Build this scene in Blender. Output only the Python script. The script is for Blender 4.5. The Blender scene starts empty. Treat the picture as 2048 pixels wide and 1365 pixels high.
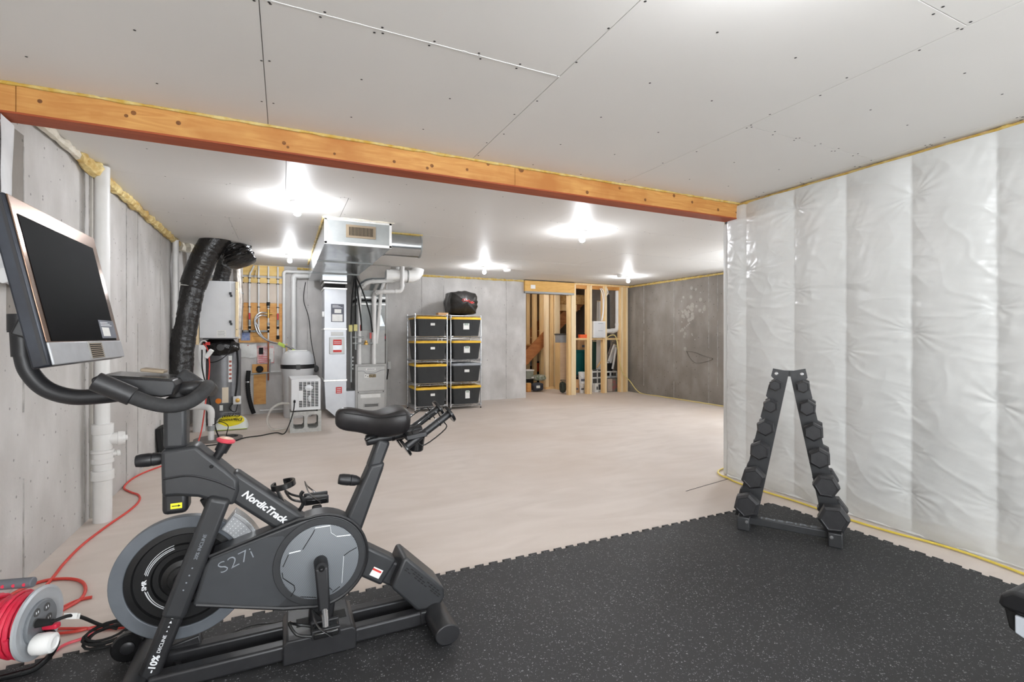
import bpy, bmesh, math, random
from mathutils import Vector, Matrix, noise
random.seed(7)
PI = math.pi
scn = bpy.context.scene
COL = scn.collection

# ------------------------------------------------------------------ camera
cam_d = bpy.data.cameras.new('camera'); cam = bpy.data.objects.new('camera', cam_d); COL.objects.link(cam)
cam_d.sensor_width = 36.0
cam_d.lens = 970.0 / 2048.0 * 36.0
cam_d.shift_y = -8.5 / 2048.0
cam_d.clip_start = 0.05
cam.location = (0, 0, 1.27)
cam.rotation_euler = (PI / 2, 0, -math.atan2(456, 970))
scn.camera = cam
# ------------------------------------------------------------------ light and exposure
EXPOSURE = 1.3
BULB = 250.0
FILL_W = 37.0  # power of the fill lights added behind the camera
scn.view_settings.view_transform = 'Standard'
scn.view_settings.look = 'None'
scn.view_settings.gamma = 1.0
scn.view_settings.use_curve_mapping = False
scn.view_settings.exposure = EXPOSURE
world = bpy.data.worlds.new('sky'); scn.world = world; world.use_nodes = True
world.node_tree.nodes['Background'].inputs[0].default_value = (.82, .90, 1.0, 1)
world.node_tree.nodes['Background'].inputs[1].default_value = 1.2
def fill_light(name, x, z, w, h, power, loc=None, rz=0):
    l = bpy.data.lights.new(name, 'AREA'); l.shape = 'RECTANGLE'; l.size = w; l.size_y = h
    l.energy = power; l.color = (.95, .98, 1.0)
    o = bpy.data.objects.new(name, l); COL.objects.link(o)
    o.location = loc or (x, -2.33, z); o.rotation_euler = (PI / 2, 0, rz)   # added fill in the opening, on the room side of the pane
    return o
fill_light('fill_daylight', 2.0, 1.1, 1.9, 1.95, FILL_W)  # fill through the added patio door
fill_light('fill_daylight', -.3, 1.45, 1.1, 1.1, FILL_W * 1.15)  # fill through the added window behind the camera
fill_light('fill_daylight', 0, 0, 2.6, 1.3, 27.0, (7.4, 4.65, 1.45), PI / 2)     # fill for the back room from an added, unseen window

# ------------------------------------------------------------------ materials
MATS = {}
def L(c):   # sRGB 0-255 -> linear
    return tuple(((v / 255) / 12.92 if v / 255 <= .04045 else ((v / 255 + .055) / 1.055) ** 2.4) for v in c)
def mat(name, rgb, rough=.5, metal=0.0, rgb2=None, scale=6.0, stretch=(1, 1, 1), detail=6, lo=.35, hi=.65,
        bump=0.0, bscale=None, emit=None, estr=0.0, alpha=1.0, trans=0.0, spec=.5, coat=0.0, rgb3=None, scale3=2.0, distort=0.0, pits=None):
    if name in MATS: return MATS[name]
    m = bpy.data.materials.new(name); m.use_nodes = True; nt = m.node_tree; b = nt.nodes['Principled BSDF']
    c = (*L(rgb), 1)
    b.inputs['Base Color'].default_value = c
    b.inputs['Roughness'].default_value = rough; b.inputs['Metallic'].default_value = metal
    b.inputs['Specular IOR Level'].default_value = spec
    b.inputs['Coat Weight'].default_value = coat
    b.inputs['Alpha'].default_value = alpha
    b.inputs['Transmission Weight'].default_value = trans
    if emit: b.inputs['Emission Color'].default_value = (*L(emit), 1); b.inputs['Emission Strength'].default_value = estr
    tc = mp = None
    if rgb2 or bump:
        tc = nt.nodes.new('ShaderNodeTexCoord'); mp = nt.nodes.new('ShaderNodeMapping'); mp.inputs['Scale'].default_value = stretch
        nt.links.new(tc.outputs['Object'], mp.inputs[0])
    if rgb2:
        n = nt.nodes.new('ShaderNodeTexNoise'); n.inputs['Scale'].default_value = scale; n.inputs['Detail'].default_value = detail
        n.inputs['Distortion'].default_value = distort
        nt.links.new(mp.outputs[0], n.inputs['Vector'])
        r = nt.nodes.new('ShaderNodeValToRGB'); r.color_ramp.elements[0].position = lo; r.color_ramp.elements[1].position = hi
        r.color_ramp.elements[0].color = c; r.color_ramp.elements[1].color = (*L(rgb2), 1)
        nt.links.new(n.outputs['Fac'], r.inputs[0]); out = r.outputs[0]
        if rgb3:
            n3 = nt.nodes.new('ShaderNodeTexNoise'); n3.inputs['Scale'].default_value = scale3; n3.inputs['Detail'].default_value = 4
            nt.links.new(tc.outputs['Object'], n3.inputs['Vector'])
            r3 = nt.nodes.new('ShaderNodeValToRGB'); r3.color_ramp.elements[0].position = .45; r3.color_ramp.elements[1].position = .7
            nt.links.new(n3.outputs['Fac'], r3.inputs[0])
            mx = nt.nodes.new('ShaderNodeMix'); mx.data_type = 'RGBA'
            nt.links.new(r3.outputs[0], mx.inputs['Factor']); nt.links.new(out, mx.inputs[6]); mx.inputs[7].default_value = (*L(rgb3), 1)
            out = mx.outputs[2]
        if pits:      # small air holes and specks of the casting
            vo = nt.nodes.new('ShaderNodeTexVoronoi'); vo.inputs['Scale'].default_value = pits; nt.links.new(tc.outputs['Object'], vo.inputs['Vector'])
            se = nt.nodes.new('ShaderNodeSeparateColor'); nt.links.new(vo.outputs['Color'], se.inputs[0])
            pw = nt.nodes.new('ShaderNodeMath'); pw.operation = 'POWER'; pw.inputs[1].default_value = 5.0; nt.links.new(se.outputs[0], pw.inputs[0])
            mu = nt.nodes.new('ShaderNodeMath'); mu.operation = 'MULTIPLY'; mu.inputs[1].default_value = .17; nt.links.new(pw.outputs[0], mu.inputs[0])
            lt = nt.nodes.new('ShaderNodeMath'); lt.operation = 'LESS_THAN'; nt.links.new(vo.outputs['Distance'], lt.inputs[0]); nt.links.new(mu.outputs[0], lt.inputs[1])
            mp2 = nt.nodes.new('ShaderNodeMix'); mp2.data_type = 'RGBA'; nt.links.new(lt.outputs[0], mp2.inputs['Factor']); nt.links.new(out, mp2.inputs[6])
            mp2.inputs[7].default_value = (c[0] * .55, c[1] * .55, c[2] * .55, 1); out = mp2.outputs[2]
        nt.links.new(out, b.inputs['Base Color'])
    if bump:
        nb = nt.nodes.new('ShaderNodeTexNoise'); nb.inputs['Scale'].default_value = bscale or scale * 4; nb.inputs['Detail'].default_value = 6
        nt.links.new(mp.outputs[0], nb.inputs['Vector'])
        bp = nt.nodes.new('ShaderNodeBump'); bp.inputs['Strength'].default_value = bump; bp.inputs['Distance'].default_value = .01
        nt.links.new(nb.outputs['Fac'], bp.inputs['Height']); nt.links.new(bp.outputs[0], b.inputs['Normal'])
    MATS[name] = m
    return m
M = {}
M['concrete'] = mat('cast_concrete', (186, 183, 179), .85, 0, (206, 203, 200), 5, (1, 1, .5), 12, .3, .7, .25, 60, rgb3=(178, 174, 170), scale3=1.3, pits=22)
M['concrete_back'] = mat('cast_concrete_grey', (190, 187, 184), .85, 0, (212, 209, 206), 5, (1, 1, .5), 12, .3, .7, .25, 60, rgb3=(180, 177, 173), scale3=1.6, pits=16)
M['concrete_dark'] = mat('cast_concrete_dark', (134, 128, 121), .85, 0, (154, 148, 141), 5, (1, 1, .5), 12, .3, .7, .25, 60, rgb3=(124, 118, 111), scale3=1.4, pits=16)  # darker concrete tone
M['fin'] = mat('form_fin_concrete', (150, 147, 143), .9, 0, (185, 182, 178), 14)
M['floor'] = mat('troweled_concrete', (206, 194, 184), .55, 0, (218, 207, 198), 1.6, (1, 2.6, 1), 10, .3, .7, .06, 40, rgb3=(200, 185, 172), scale3=.55, distort=1.2)
M['drywall'] = mat('bare_drywall', (226, 224, 220), .5, 0, (229, 227, 223), 1.3, (1, 1, 1), 5, .3, .7)
M['joint'] = mat('drywall_joint_shadow', (120, 117, 112), .9)
M['screw'] = mat('screw_head', (52, 50, 50), .6)
M['glulam'] = mat('orange_plywood', (192, 130, 64), .6, 0, (214, 162, 92), 5, (.5, 3, 5), 8, .3, .7, rgb3=(182, 118, 56), scale3=3.0, distort=2.0)
M['redboard'] = mat('red_brown_board', (150, 66, 32), .6, 0, (170, 82, 42), 4, (.6, 8, 8), 6)
M['stud'] = mat('pine_stud', (224, 186, 128), .65, 0, (236, 205, 152), 5, (6, 6, .5), 6, .3, .7, distort=1.0)
M['stud_pale'] = mat('pine_stud_pale', (236, 212, 168), .65, 0, (244, 224, 186), 5, (6, 6, .5), 6)
M['osb'] = mat('osb_board', (196, 148, 84), .8, 0, (222, 182, 120), 26, (1, 1, 1), 3)
M['stringer'] = mat('brown_stringer', (150, 92, 48), .7, 0, (172, 112, 62), 5, (1, 1, 5), 5)
M['ply'] = mat('plywood_board', (206, 148, 80), .65, 0, (224, 172, 104), 3, (1, 1, 4), 7, distort=1.5)
M['plyyellow'] = mat('rim_joist_wood', (220, 182, 104), .7, 0, (236, 206, 138), 3, (1, 1, 5), 7)
M['foam'] = mat('spray_foam', (198, 168, 104), .9, 0, (236, 218, 160), 22, (1, 1, 1), 4, .35, .6, rgb3=(196, 158, 92), scale3=7)
M['foamy'] = mat('spray_foam_yellow', (196, 160, 72), .9, 0, (216, 196, 132), 22)
M['foamg'] = mat('spray_foam_grey', (214, 206, 188), .9, 0, (232, 226, 212), 22)
M['pvc'] = mat('white_pvc', (216, 215, 212), .35, 0, (224, 223, 221), 5)
M['sheet'] = mat('white_poly_sheet', (210, 211, 209), .27, 0, (216, 217, 215), 3, (1, 1, 1), 4, bump=.18, bscale=14, spec=.6)
M['blanket'] = mat('white_blanket', (206, 208, 210), .4, 0, (232, 233, 234), 4, bump=.2, bscale=14)
M['blk'] = mat('black_plastic', (30, 30, 32), .42, 0, (34, 34, 36), 30)
M['blk_metal'] = mat('charcoal_metal', (44, 44, 46), .38, .3, (48, 48, 50), 20)
M['blk_gloss'] = mat('gloss_black', (20, 20, 21), .18, 0, (26, 26, 27), 8)
M['grip'] = mat('foam_grip', (42, 42, 43), .75, 0, (48, 48, 49), 80)
M['saddle'] = mat('saddle_vinyl', (28, 26, 27), .45, 0, (33, 30, 31), 30)
M['bikegrey'] = mat('bike_shell_grey', (44, 45, 47), .42, 0, (48, 49, 51), 12)
M['panelgrey'] = mat('bike_panel_grey', (54, 56, 59), .42, 0, (58, 60, 63), 10)
M['fly'] = mat('flywheel_grey', (100, 105, 111), .42, .3, (106, 111, 117), 10)
M['flydark'] = mat('flywheel_black', (20, 20, 21), .35, 0, (24, 24, 25), 12)
M['silver'] = mat('silver_paint', (176, 178, 181), .35, .5, (184, 186, 189), 20)
M['steel'] = mat('chrome_wire', (205, 207, 210), .25, .9, (215, 217, 219), 20)
M['galv'] = mat('galvanised_sheet', (196, 200, 202), .2, .95, (178, 183, 186), 5, (1, 1, 1), 4)
M['galvmat'] = mat('galvanised_dull', (150, 154, 153), .5, .4, (160, 163, 162), 8)
M['whitemetal'] = mat('white_enamel', (216, 217, 218), .4, 0, (221, 222, 223), 6)
M['whitemetal2'] = mat('bright_duct_sheet', (184, 186, 190), .36, .35, (192, 194, 197), 5)
M['furn'] = mat('furnace_grey', (156, 155, 152), .42, .3, (164, 163, 160), 10)
M['furnlite'] = mat('furnace_panel', (168, 167, 164), .38, .3, (174, 173, 170), 10)
M['tape'] = mat('foil_tape', (222, 222, 220), .4, .6, (236, 236, 234), 40)
M['tank'] = mat('tank_grey', (118, 118, 120), .35, .3, (126, 126, 128), 10)
M['wrap'] = mat('black_poly_wrap', (28, 27, 27), .22, 0, (36, 34, 33), 12, bump=.9, bscale=26)
M['foil'] = mat('foil_flex', (170, 160, 150), .35, .7, (205, 198, 190), 16)
M['bagblk'] = mat('black_garbage_bag', (30, 28, 27), .28, 0, (38, 36, 34), 10, bump=.6, bscale=22)
M['tote'] = mat('black_tote', (44, 47, 49), .5, 0, (48, 51, 53), 10)
M['lid'] = mat('yellow_lid', (226, 178, 42), .5, 0, (234, 190, 60), 8)
M['lidgrey'] = mat('grey_lid', (150, 154, 160), .5, 0, (158, 162, 167), 8)
M['paper'] = mat('paper_label', (226, 226, 222), .6, 0, (234, 234, 231), 30)
M['paperink'] = mat('ink_grey', (96, 98, 108), .6)
M['red'] = mat('red_label', (198, 44, 40), .5, 0, (206, 52, 46), 10)
M['redcord'] = mat('red_cord', (210, 62, 52), .45, 0, (218, 76, 64), 10)
M['pinkcord'] = mat('crimson_cord', (208, 34, 62), .4, 0, (220, 52, 80), 10)
M['yellowcord'] = mat('yellow_cord', (222, 196, 74), .5, 0, (230, 206, 96), 10)
M['copper'] = mat('copper', (186, 112, 78), .35, .8, (200, 126, 90), 8)
M['brass'] = mat('brass', (190, 150, 80), .35, .8, (206, 168, 96), 8)
M['green'] = mat('green_tape', (196, 220, 92), .6, 0, (206, 228, 110), 8)
M['white'] = mat('white_paint', (240, 240, 238), .5, 0, (243, 243, 241), 6)
M['print'] = mat('white_print', (226, 228, 230), .5)
M['printgrey'] = mat('grey_print', (134, 140, 146), .5)
M['yellow'] = mat('yellow_sticker', (236, 226, 40), .5)
M['cblock'] = mat('concrete_block', (172, 172, 168), .95, 0, (190, 190, 186), 30, bump=.5, bscale=90)
M['cardboard'] = mat('cardboard', (196, 152, 108), .8, 0, (204, 162, 118), 10)
M['teal'] = mat('teal_plastic', (8, 92, 92), .45, 0, (14, 102, 100), 4)
M['orange'] = mat('orange_plastic', (232, 92, 36), .5, 0, (238, 104, 46), 6)
M['darkgrey'] = mat('dark_grey', (74, 74, 74), .6, 0, (82, 82, 82), 8)
M['dark'] = mat('dark_recess', (22, 22, 22), .8)
M['tan'] = mat('tan_register', (140, 124, 102), .5, 0, (146, 130, 108), 8)
M['clear'] = mat('clear_tube', (226, 222, 214), .2, 0, None, alpha=.45)
M['hex'] = mat('rubber_hex', (44, 44, 46), .45, 0, (50, 50, 52), 30)
M['rackmetal'] = mat('rack_grey_metal', (68, 69, 71), .34, .35, (72, 73, 75), 20)
M['bezel'] = mat('bezel_reflection', (140, 112, 95), .16, .85, (150, 122, 104), 4)  # beige tint paints the room's warm reflection onto dark glossy glass
M['screen'] = mat('screen_off', (7, 7, 8), .55, 0, (8, 8, 9), 3, spec=.015)
M['monside'] = mat('monitor_side', (36, 38, 44), .35, .3, (52, 56, 64), 8)
M['bulb'] = mat('lit_bulb', (255, 250, 244), .4, 0, None, emit=(246, 249, 255), estr=BULB)
M['porcelain'] = mat('porcelain', (240, 240, 238), .3, 0, (244, 244, 242), 5)
M['glass'] = mat('window_glass', (245, 250, 255), .02, 0, None, trans=1.0)
M['blue'] = mat('blue_sticker', (96, 118, 170), .5, 0, (150, 160, 190), 40)
M['tagor'] = mat('orange_tag', (232, 172, 92), .6, 0, (238, 182, 104), 10)
M['baglight'] = mat('bag_grey_print', (176, 178, 172), .5, 0, (108, 124, 96), 18)
M['bagdark'] = mat('bag_dark_print', (56, 60, 70), .45, 0, (64, 68, 80), 8)
def striped(name, a, b, scale):
    m = bpy.data.materials.new(name); m.use_nodes = True; nt = m.node_tree; p = nt.nodes['Principled BSDF']; p.inputs['Roughness'].default_value = .5
    tc = nt.nodes.new('ShaderNodeTexCoord'); mp = nt.nodes.new('ShaderNodeMapping'); mp.inputs['Rotation'].default_value = (0, PI / 4, 0)
    w = nt.nodes.new('ShaderNodeTexWave'); w.inputs['Scale'].default_value = scale; w.bands_direction = 'X'
    r = nt.nodes.new('ShaderNodeValToRGB'); r.color_ramp.elements[0].color = (*L(a), 1); r.color_ramp.elements[1].color = (*L(b), 1)
    nt.links.new(tc.outputs['Object'], mp.inputs[0]); nt.links.new(mp.outputs[0], w.inputs['Vector'])
    nt.links.new(w.outputs['Fac'], r.inputs[0]); nt.links.new(r.outputs[0], p.inputs['Base Color'])
    return m
M['discweave'] = striped('fine_weave_grey', (74, 78, 82), (132, 137, 142), 70)
def rubber():
    m = bpy.data.materials.new('speckled_rubber'); m.use_nodes = True; nt = m.node_tree; p = nt.nodes['Principled BSDF']
    p.inputs['Roughness'].default_value = .62; p.inputs['Specular IOR Level'].default_value = .45
    tc = nt.nodes.new('ShaderNodeTexCoord'); v = nt.nodes.new('ShaderNodeTexVoronoi'); v.inputs['Scale'].default_value = 125
    mp = nt.nodes.new('ShaderNodeMapping'); mp.inputs['Scale'].default_value = (1, 1, 1)
    nd = nt.nodes.new('ShaderNodeTexNoise'); nd.inputs['Scale'].default_value = 160; nd.inputs['Detail'].default_value = 2
    mixv = nt.nodes.new('ShaderNodeMix'); mixv.data_type = 'RGBA'; mixv.inputs['Factor'].default_value = .02
    nt.links.new(tc.outputs['Object'], mixv.inputs[6]); nt.links.new(nd.outputs['Color'], mixv.inputs[7])
    nt.links.new(tc.outputs['Object'], nd.inputs['Vector'])
    nt.links.new(mixv.outputs[2], v.inputs['Vector'])
    # fleck size varies cell by cell
    sep = nt.nodes.new('ShaderNodeSeparateColor'); nt.links.new(v.outputs['Color'], sep.inputs[0])
    mul = nt.nodes.new('ShaderNodeMath'); mul.operation = 'POWER'; mul.inputs[1].default_value = 1.6; nt.links.new(sep.outputs[0], mul.inputs[0])
    mu2 = nt.nodes.new('ShaderNodeMath'); mu2.operation = 'MULTIPLY'; mu2.inputs[1].default_value = .34; nt.links.new(mul.outputs[0], mu2.inputs[0])
    lt = nt.nodes.new('ShaderNodeMath'); lt.operation = 'LESS_THAN'; nt.links.new(v.outputs['Distance'], lt.inputs[0]); nt.links.new(mu2.outputs[0], lt.inputs[1])
    n2 = nt.nodes.new('ShaderNodeTexNoise'); n2.inputs['Scale'].default_value = 1.4; nt.links.new(tc.outputs['Object'], n2.inputs['Vector'])
    r = nt.nodes.new('ShaderNodeValToRGB'); r.color_ramp.elements[0].position = .35; r.color_ramp.elements[1].position = .7
    r.color_ramp.elements[0].color = (*L((42, 42, 43)), 1); r.color_ramp.elements[1].color = (*L((50, 50, 51)), 1); nt.links.new(n2.outputs['Fac'], r.inputs[0])
    mx = nt.nodes.new('ShaderNodeMix'); mx.data_type = 'RGBA'; nt.links.new(lt.outputs[0], mx.inputs['Factor']); nt.links.new(r.outputs[0], mx.inputs[6]); mx.inputs[7].default_value = (*L((150, 152, 152)), 1)
    nt.links.new(mx.outputs[2], p.inputs['Base Color'])
    return m
M['rubber'] = rubber()

# ------------------------------------------------------------------ mesh helpers
def V(p): return Vector(p)
def frame(d, up=(0, 0, 1)):
    d = V(d).normalized(); u = V(up)
    if abs(d.dot(u.normalized())) > .98: u = Vector((1, 0, 0)) if abs(d.x) < .9 else Vector((0, 1, 0))
    s = d.cross(u).normalized(); t = s.cross(d).normalized()
    return d, s, t
def smooth(pts, n=6, closed=False):
    P = [V(p) for p in pts]; out = []; k = len(P)
    for i in range(k if closed else k - 1):
        p0 = P[(i - 1) % k] if (closed or i > 0) else P[0] * 2 - P[1]
        p1 = P[i]; p2 = P[(i + 1) % k]
        p3 = P[(i + 2) % k] if (closed or i + 2 < k) else P[-1] * 2 - P[-2]
        for j in range(n):
            t = j / n
            out.append(.5 * ((2 * p1) + (-p0 + p2) * t + (2 * p0 - 5 * p1 + 4 * p2 - p3) * t * t + (-p0 + 3 * p1 - 3 * p2 + p3) * t ** 3))
    if not closed: out.append(P[-1])
    return out
class MB:
    def __init__(s): s.v = []; s.f = []
    def add(s, vs, fs):
        o = len(s.v); s.v += [V(p) for p in vs]; s.f += [tuple(i + o for i in f) for f in fs]; return s
    def box(s, x0, x1, y0, y1, z0, z1):
        return s.add([(x, y, z) for x in (x0, x1) for y in (y0, y1) for z in (z0, z1)],
                     [(0, 1, 3, 2), (4, 6, 7, 5), (0, 4, 5, 1), (2, 3, 7, 6), (0, 2, 6, 4), (1, 5, 7, 3)])
    def bar(s, p0, p1, w, h, up=(0, 0, 1), w1=None, h1=None):
        p0 = V(p0); p1 = V(p1); d, a, b = frame(p1 - p0, up); w1 = w if w1 is None else w1; h1 = h if h1 is None else h1
        vs = [p + a * (sx * ww / 2) + b * (sz * hh / 2) for p, ww, hh in ((p0, w, h), (p1, w1, h1)) for sx in (-1, 1) for sz in (-1, 1)]
        return s.add(vs, [(0, 1, 3, 2), (4, 6, 7, 5), (0, 4, 5, 1), (2, 3, 7, 6), (0, 2, 6, 4), (1, 5, 7, 3)])
    def cyl(s, p0, p1, r, r1=None, n=16):
        return s.tube([p0, p1], r, n, radii=[r, r if r1 is None else r1])
    def tube(s, path, r, n=8, closed=False, radii=None, flat=1.0, up=(0, 0, 1)):
        P = [V(p) for p in path]; k = len(P); vs = []; fs = []; a = None
        for i, p in enumerate(P):
            d = (P[(i + 1) % k] - P[i - 1]) if closed else (P[min(i + 1, k - 1)] - P[max(i - 1, 0)])
            if d.length < 1e-9: d = Vector((0, 0, 1))
            d.normalize()
            if a is None: _, a, b = frame(d, up)
            else:
                a = (a - d * a.dot(d))
                if a.length < 1e-6: _, a, b = frame(d, up)
                a.normalize(); b = a.cross(d).normalized()
            rr = radii[i] if radii else r
            vs += [p + a * (math.cos(2 * PI * j / n) * rr) + b * (math.sin(2 * PI * j / n) * rr * flat) for j in range(n)]
        for i in range(k if closed else k - 1):
            q = (i + 1) % k
            fs += [(i * n + j, i * n + (j + 1) % n, q * n + (j + 1) % n, q * n + j) for j in range(n)]
        if not closed: fs += [tuple(range(n))[::-1], tuple((k - 1) * n + j for j in range(n))]
        return s.add(vs, fs)
    def lathe(s, prof, o=(0, 0, 0), axis=(0, 0, 1), n=24):
        d, a, b = frame(axis); o = V(o); vs = []; fs = []
        for r, h in prof: vs += [o + d * h + a * (math.cos(2 * PI * j / n) * max(r, 1e-4)) + b * (math.sin(2 * PI * j / n) * max(r, 1e-4)) for j in range(n)]
        for i in range(len(prof) - 1): fs += [(i * n + j, i * n + (j + 1) % n, (i + 1) * n + (j + 1) % n, (i + 1) * n + j) for j in range(n)]
        fs += [tuple(range(n))[::-1], tuple((len(prof) - 1) * n + j for j in range(n))]
        return s.add(vs, fs)
    def ring(s, c, axis, r0, r1, t, n=48, a0=0, a1=2 * PI, ref=None):   # flat annulus or arc, thickness t along the axis
        d = V(axis).normalized()
        if ref: a = (V(ref) - d * V(ref).dot(d)).normalized(); b = d.cross(a)
        else: d, a, b = frame(axis)
        c = V(c); full = abs(a1 - a0 - 2 * PI) < 1e-6; k = n if full else n + 1; vs = []; fs = []
        for j in range(k):
            w = a0 + (a1 - a0) * j / n; e = a * math.cos(w) + b * math.sin(w)
            vs += [c + e * r0, c + e * r1, c + e * r1 + d * t, c + e * r0 + d * t]
        for j in range(n):
            q = (j + 1) % k
            fs += [(j * 4 + i, j * 4 + (i + 1) % 4, q * 4 + (i + 1) % 4, q * 4 + i) for i in range(4)]
        if not full: fs += [(0, 1, 2, 3), tuple(n * 4 + i for i in (3, 2, 1, 0))]
        return s.add(vs, fs)
    def prism(s, poly, to3, c0, c1):
        n = len(poly); vs = [to3(a, b, c0) for a, b in poly] + [to3(a, b, c1) for a, b in poly]
        fs = [tuple(range(n)), tuple(range(n, 2 * n))[::-1]] + [(i, i + n, (i + 1) % n + n, (i + 1) % n) for i in range(n)]
        return s.add(vs, fs)
    def xz(s, poly, y0, y1): return s.prism(poly, lambda a, b, c: (a, c, b), y0, y1)
    def sph(s, c, r, sc=(1, 1, 1), n=14, m=8, fn=None):
        c = V(c); vs = []; fs = []
        for i in range(m + 1):
            t = PI * i / m
            for j in range(n):
                w = 2 * PI * j / n; p = Vector((math.sin(t) * math.cos(w), math.sin(t) * math.sin(w), math.cos(t)))
                k = fn(p) if fn else 1.0
                vs.append(c + Vector((p.x * sc[0], p.y * sc[1], p.z * sc[2])) * (r * k))
        for i in range(m): fs += [(i * n + j, (i + 1) * n + j, (i + 1) * n + (j + 1) % n, i * n + (j + 1) % n) for j in range(n)]
        return s.add(vs, fs)
    def loft(s, rings, cap=True):
        n = len(rings[0]); o = [p for r in rings for p in r]; fs = []
        for i in range(len(rings) - 1): fs += [(i * n + j, i * n + (j + 1) % n, (i + 1) * n + (j + 1) % n, (i + 1) * n + j) for j in range(n)]
        if cap: fs += [tuple(range(n))[::-1], tuple((len(rings) - 1) * n + j for j in range(n))]
        return s.add(o, fs)
def bases(o):
    p = Vector((0, 0, 0))
    while o: p += o.location; o = o.parent
    return p
def link_mesh(name, me, parent):
    o = bpy.data.objects.new(name, me); COL.objects.link(o)
    if parent: o.parent = parent
    return o
def obj(name, mb, m, parent=None, bevel=0, seg=2, sm=35, local=False, label=None, at=None):
    """one mesh object; vertices are given in world space unless local"""
    off = Vector((0, 0, 0)) if local else (bases(parent) if parent else Vector((0, 0, 0)))
    org = V(at) if at else None
    if parent is None and org is None and not local:
        lo = [min(v[i] for v in mb.v) for i in range(3)]; hi = [max(v[i] for v in mb.v) for i in range(3)]
        org = Vector(((lo[0] + hi[0]) / 2, (lo[1] + hi[1]) / 2, lo[2]))
    if org is not None and parent is None: off = org
    me = bpy.data.meshes.new(name); me.from_pydata([v - off for v in mb.v], [], mb.f); me.update()
    b = bmesh.new(); b.from_mesh(me); bmesh.ops.remove_doubles(b, verts=b.verts, dist=1e-6); bmesh.ops.recalc_face_normals(b, faces=b.faces); b.to_mesh(me); b.free()
    if sm:
        for p in me.polygons: p.use_smooth = True
        me.set_sharp_from_angle(angle=math.radians(sm))
    me.materials.append(M[m] if isinstance(m, str) else m)
    o = link_mesh(name, me, parent)
    if org is not None and parent is None: o.location = org
    if bevel:
        md = o.modifiers.new('bevel', 'BEVEL'); md.width = bevel; md.segments = seg; md.limit_method = 'ANGLE'; md.angle_limit = math.radians(40)
    if label: o['label'] = label
    return o
def tag(o, label, cat, group=None):
    o['label'] = label; o['category'] = cat
    if group: o['group'] = group
    return o
def thing(name, label, cat, loc=(0, 0, 0), rz=0, group=None):
    o = bpy.data.objects.new(name, None); COL.objects.link(o); o.empty_display_size = .1
    o.location = loc; o.rotation_euler = (0, 0, rz)
    return tag(o, label, cat, group)
def struct(o): o['kind'] = 'structure'; return o
def stuff(o): o['kind'] = 'stuff'; return o
def copy_tree(o, parent=None):
    c = o.copy(); COL.objects.link(c)
    if parent: c.parent = parent
    for ch in list(o.children): copy_tree(ch, c)
    return c
def text(s, size, m, parent, mtx, name='lettering', shear=0, bold=0, ext=.0006, align='CENTER', sx=1.0, space=1.0):
    """flat print: letters as thin geometry; mtx places the text plane (x right, y up) in world space"""
    cu = bpy.data.curves.new(name, 'FONT'); cu.body = s; cu.size = size; cu.shear = shear; cu.offset = bold; cu.extrude = ext
    cu.align_x = align; cu.align_y = 'CENTER'; cu.space_character = space; cu.resolution_u = 3
    t = bpy.data.objects.new('tmp', cu); COL.objects.link(t)
    dg = bpy.context.evaluated_depsgraph_get(); dg.update()
    me = bpy.data.meshes.new_from_object(t.evaluated_get(dg)); bpy.data.objects.remove(t); bpy.data.curves.remove(cu)
    off = bases(parent) if parent else Vector((0, 0, 0))
    me.transform(Matrix.Translation(-off) @ mtx @ Matrix.Diagonal((sx, 1, 1, 1)))
    me.materials.clear(); me.materials.append(M[m])
    me.name = name
    return link_mesh(name, me, parent)
def plane_mtx(o, xdir, ydir):
    x = V(xdir).normalized(); y = V(ydir); y = (y - x * y.dot(x)).normalized(); z = x.cross(y)
    m = Matrix.Identity(4)
    for i in range(3): m[i][0] = x[i]; m[i][1] = y[i]; m[i][2] = z[i]; m[i][3] = o[i]
    return m
def front(x, y, z): return plane_mtx((x, y, z), (1, 0, 0), (0, 0, 1))      # faces the viewer (-Y)
def bead(p0, p1, r, amp=.5, step=.03, seed=0, n=7, sag=(0, 0, 0)):
    """lumpy run of spray foam"""
    p0 = V(p0); p1 = V(p1); k = max(3, int((p1 - p0).length / step)); path = []; rad = []
    for i in range(k + 1):
        t = i / k; q = p0.lerp(p1, t)
        a = noise.noise(Vector((q.x * 9 + seed, q.y * 9, q.z * 9 + seed))); b = noise.noise(Vector((q.x * 31 + seed, q.y * 31, 3.1)))
        path.append(q + V(sag) * max(0, a) + Vector((b * r * .3, a * r * .3, b * r * .3))); rad.append(max(r * .25, r * (1 + amp * (a + .7 * b))))
    mb = MB(); mb.tube(path, r, n, radii=rad)
    return mb

# ================================================================== room shell
XL, XR, XF, YB, YF, H = -1.23, 3.66, 7.25, 9.0, -2.2, 2.455
mb = MB().box(XL - .45, XF + .2, YF - .2, 13.0, -.2, 0)
floor = struct(obj('floor', mb, 'floor', sm=0, at=(0, 0, 0)))
obj('saw_cut', MB().bar((2.989, 2.998, 0.001), (3.6, 3.098, 0.001), .006, .001), 'dark', floor)

def fins(wall, axis, c, spots, z0=0.01, z1=H - .02, side=1):
    for s, w in spots:
        m = MB()
        n = 14; pr = random.uniform(.003, .006)
        for k in range(n):     # a fin of leaked cement left by the form joint, broken here and there
            za = z0 + (z1 - z0) * k / n; zb = z0 + (z1 - z0) * (k + 1) / n
            if random.random() < .1: continue
            ww = w * random.uniform(.5, 1.2); o = random.uniform(-.002, .002)
            if axis == 'X': m.box(min(c, c + side * pr), max(c, c + side * pr), s + o - ww / 2, s + o + ww / 2, za, zb)
            else: m.box(s + o - ww / 2, s + o + ww / 2, min(c, c + side * pr), max(c, c + side * pr), za, zb)
        obj('form_seam', m, 'fin', wall, sm=0)

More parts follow.
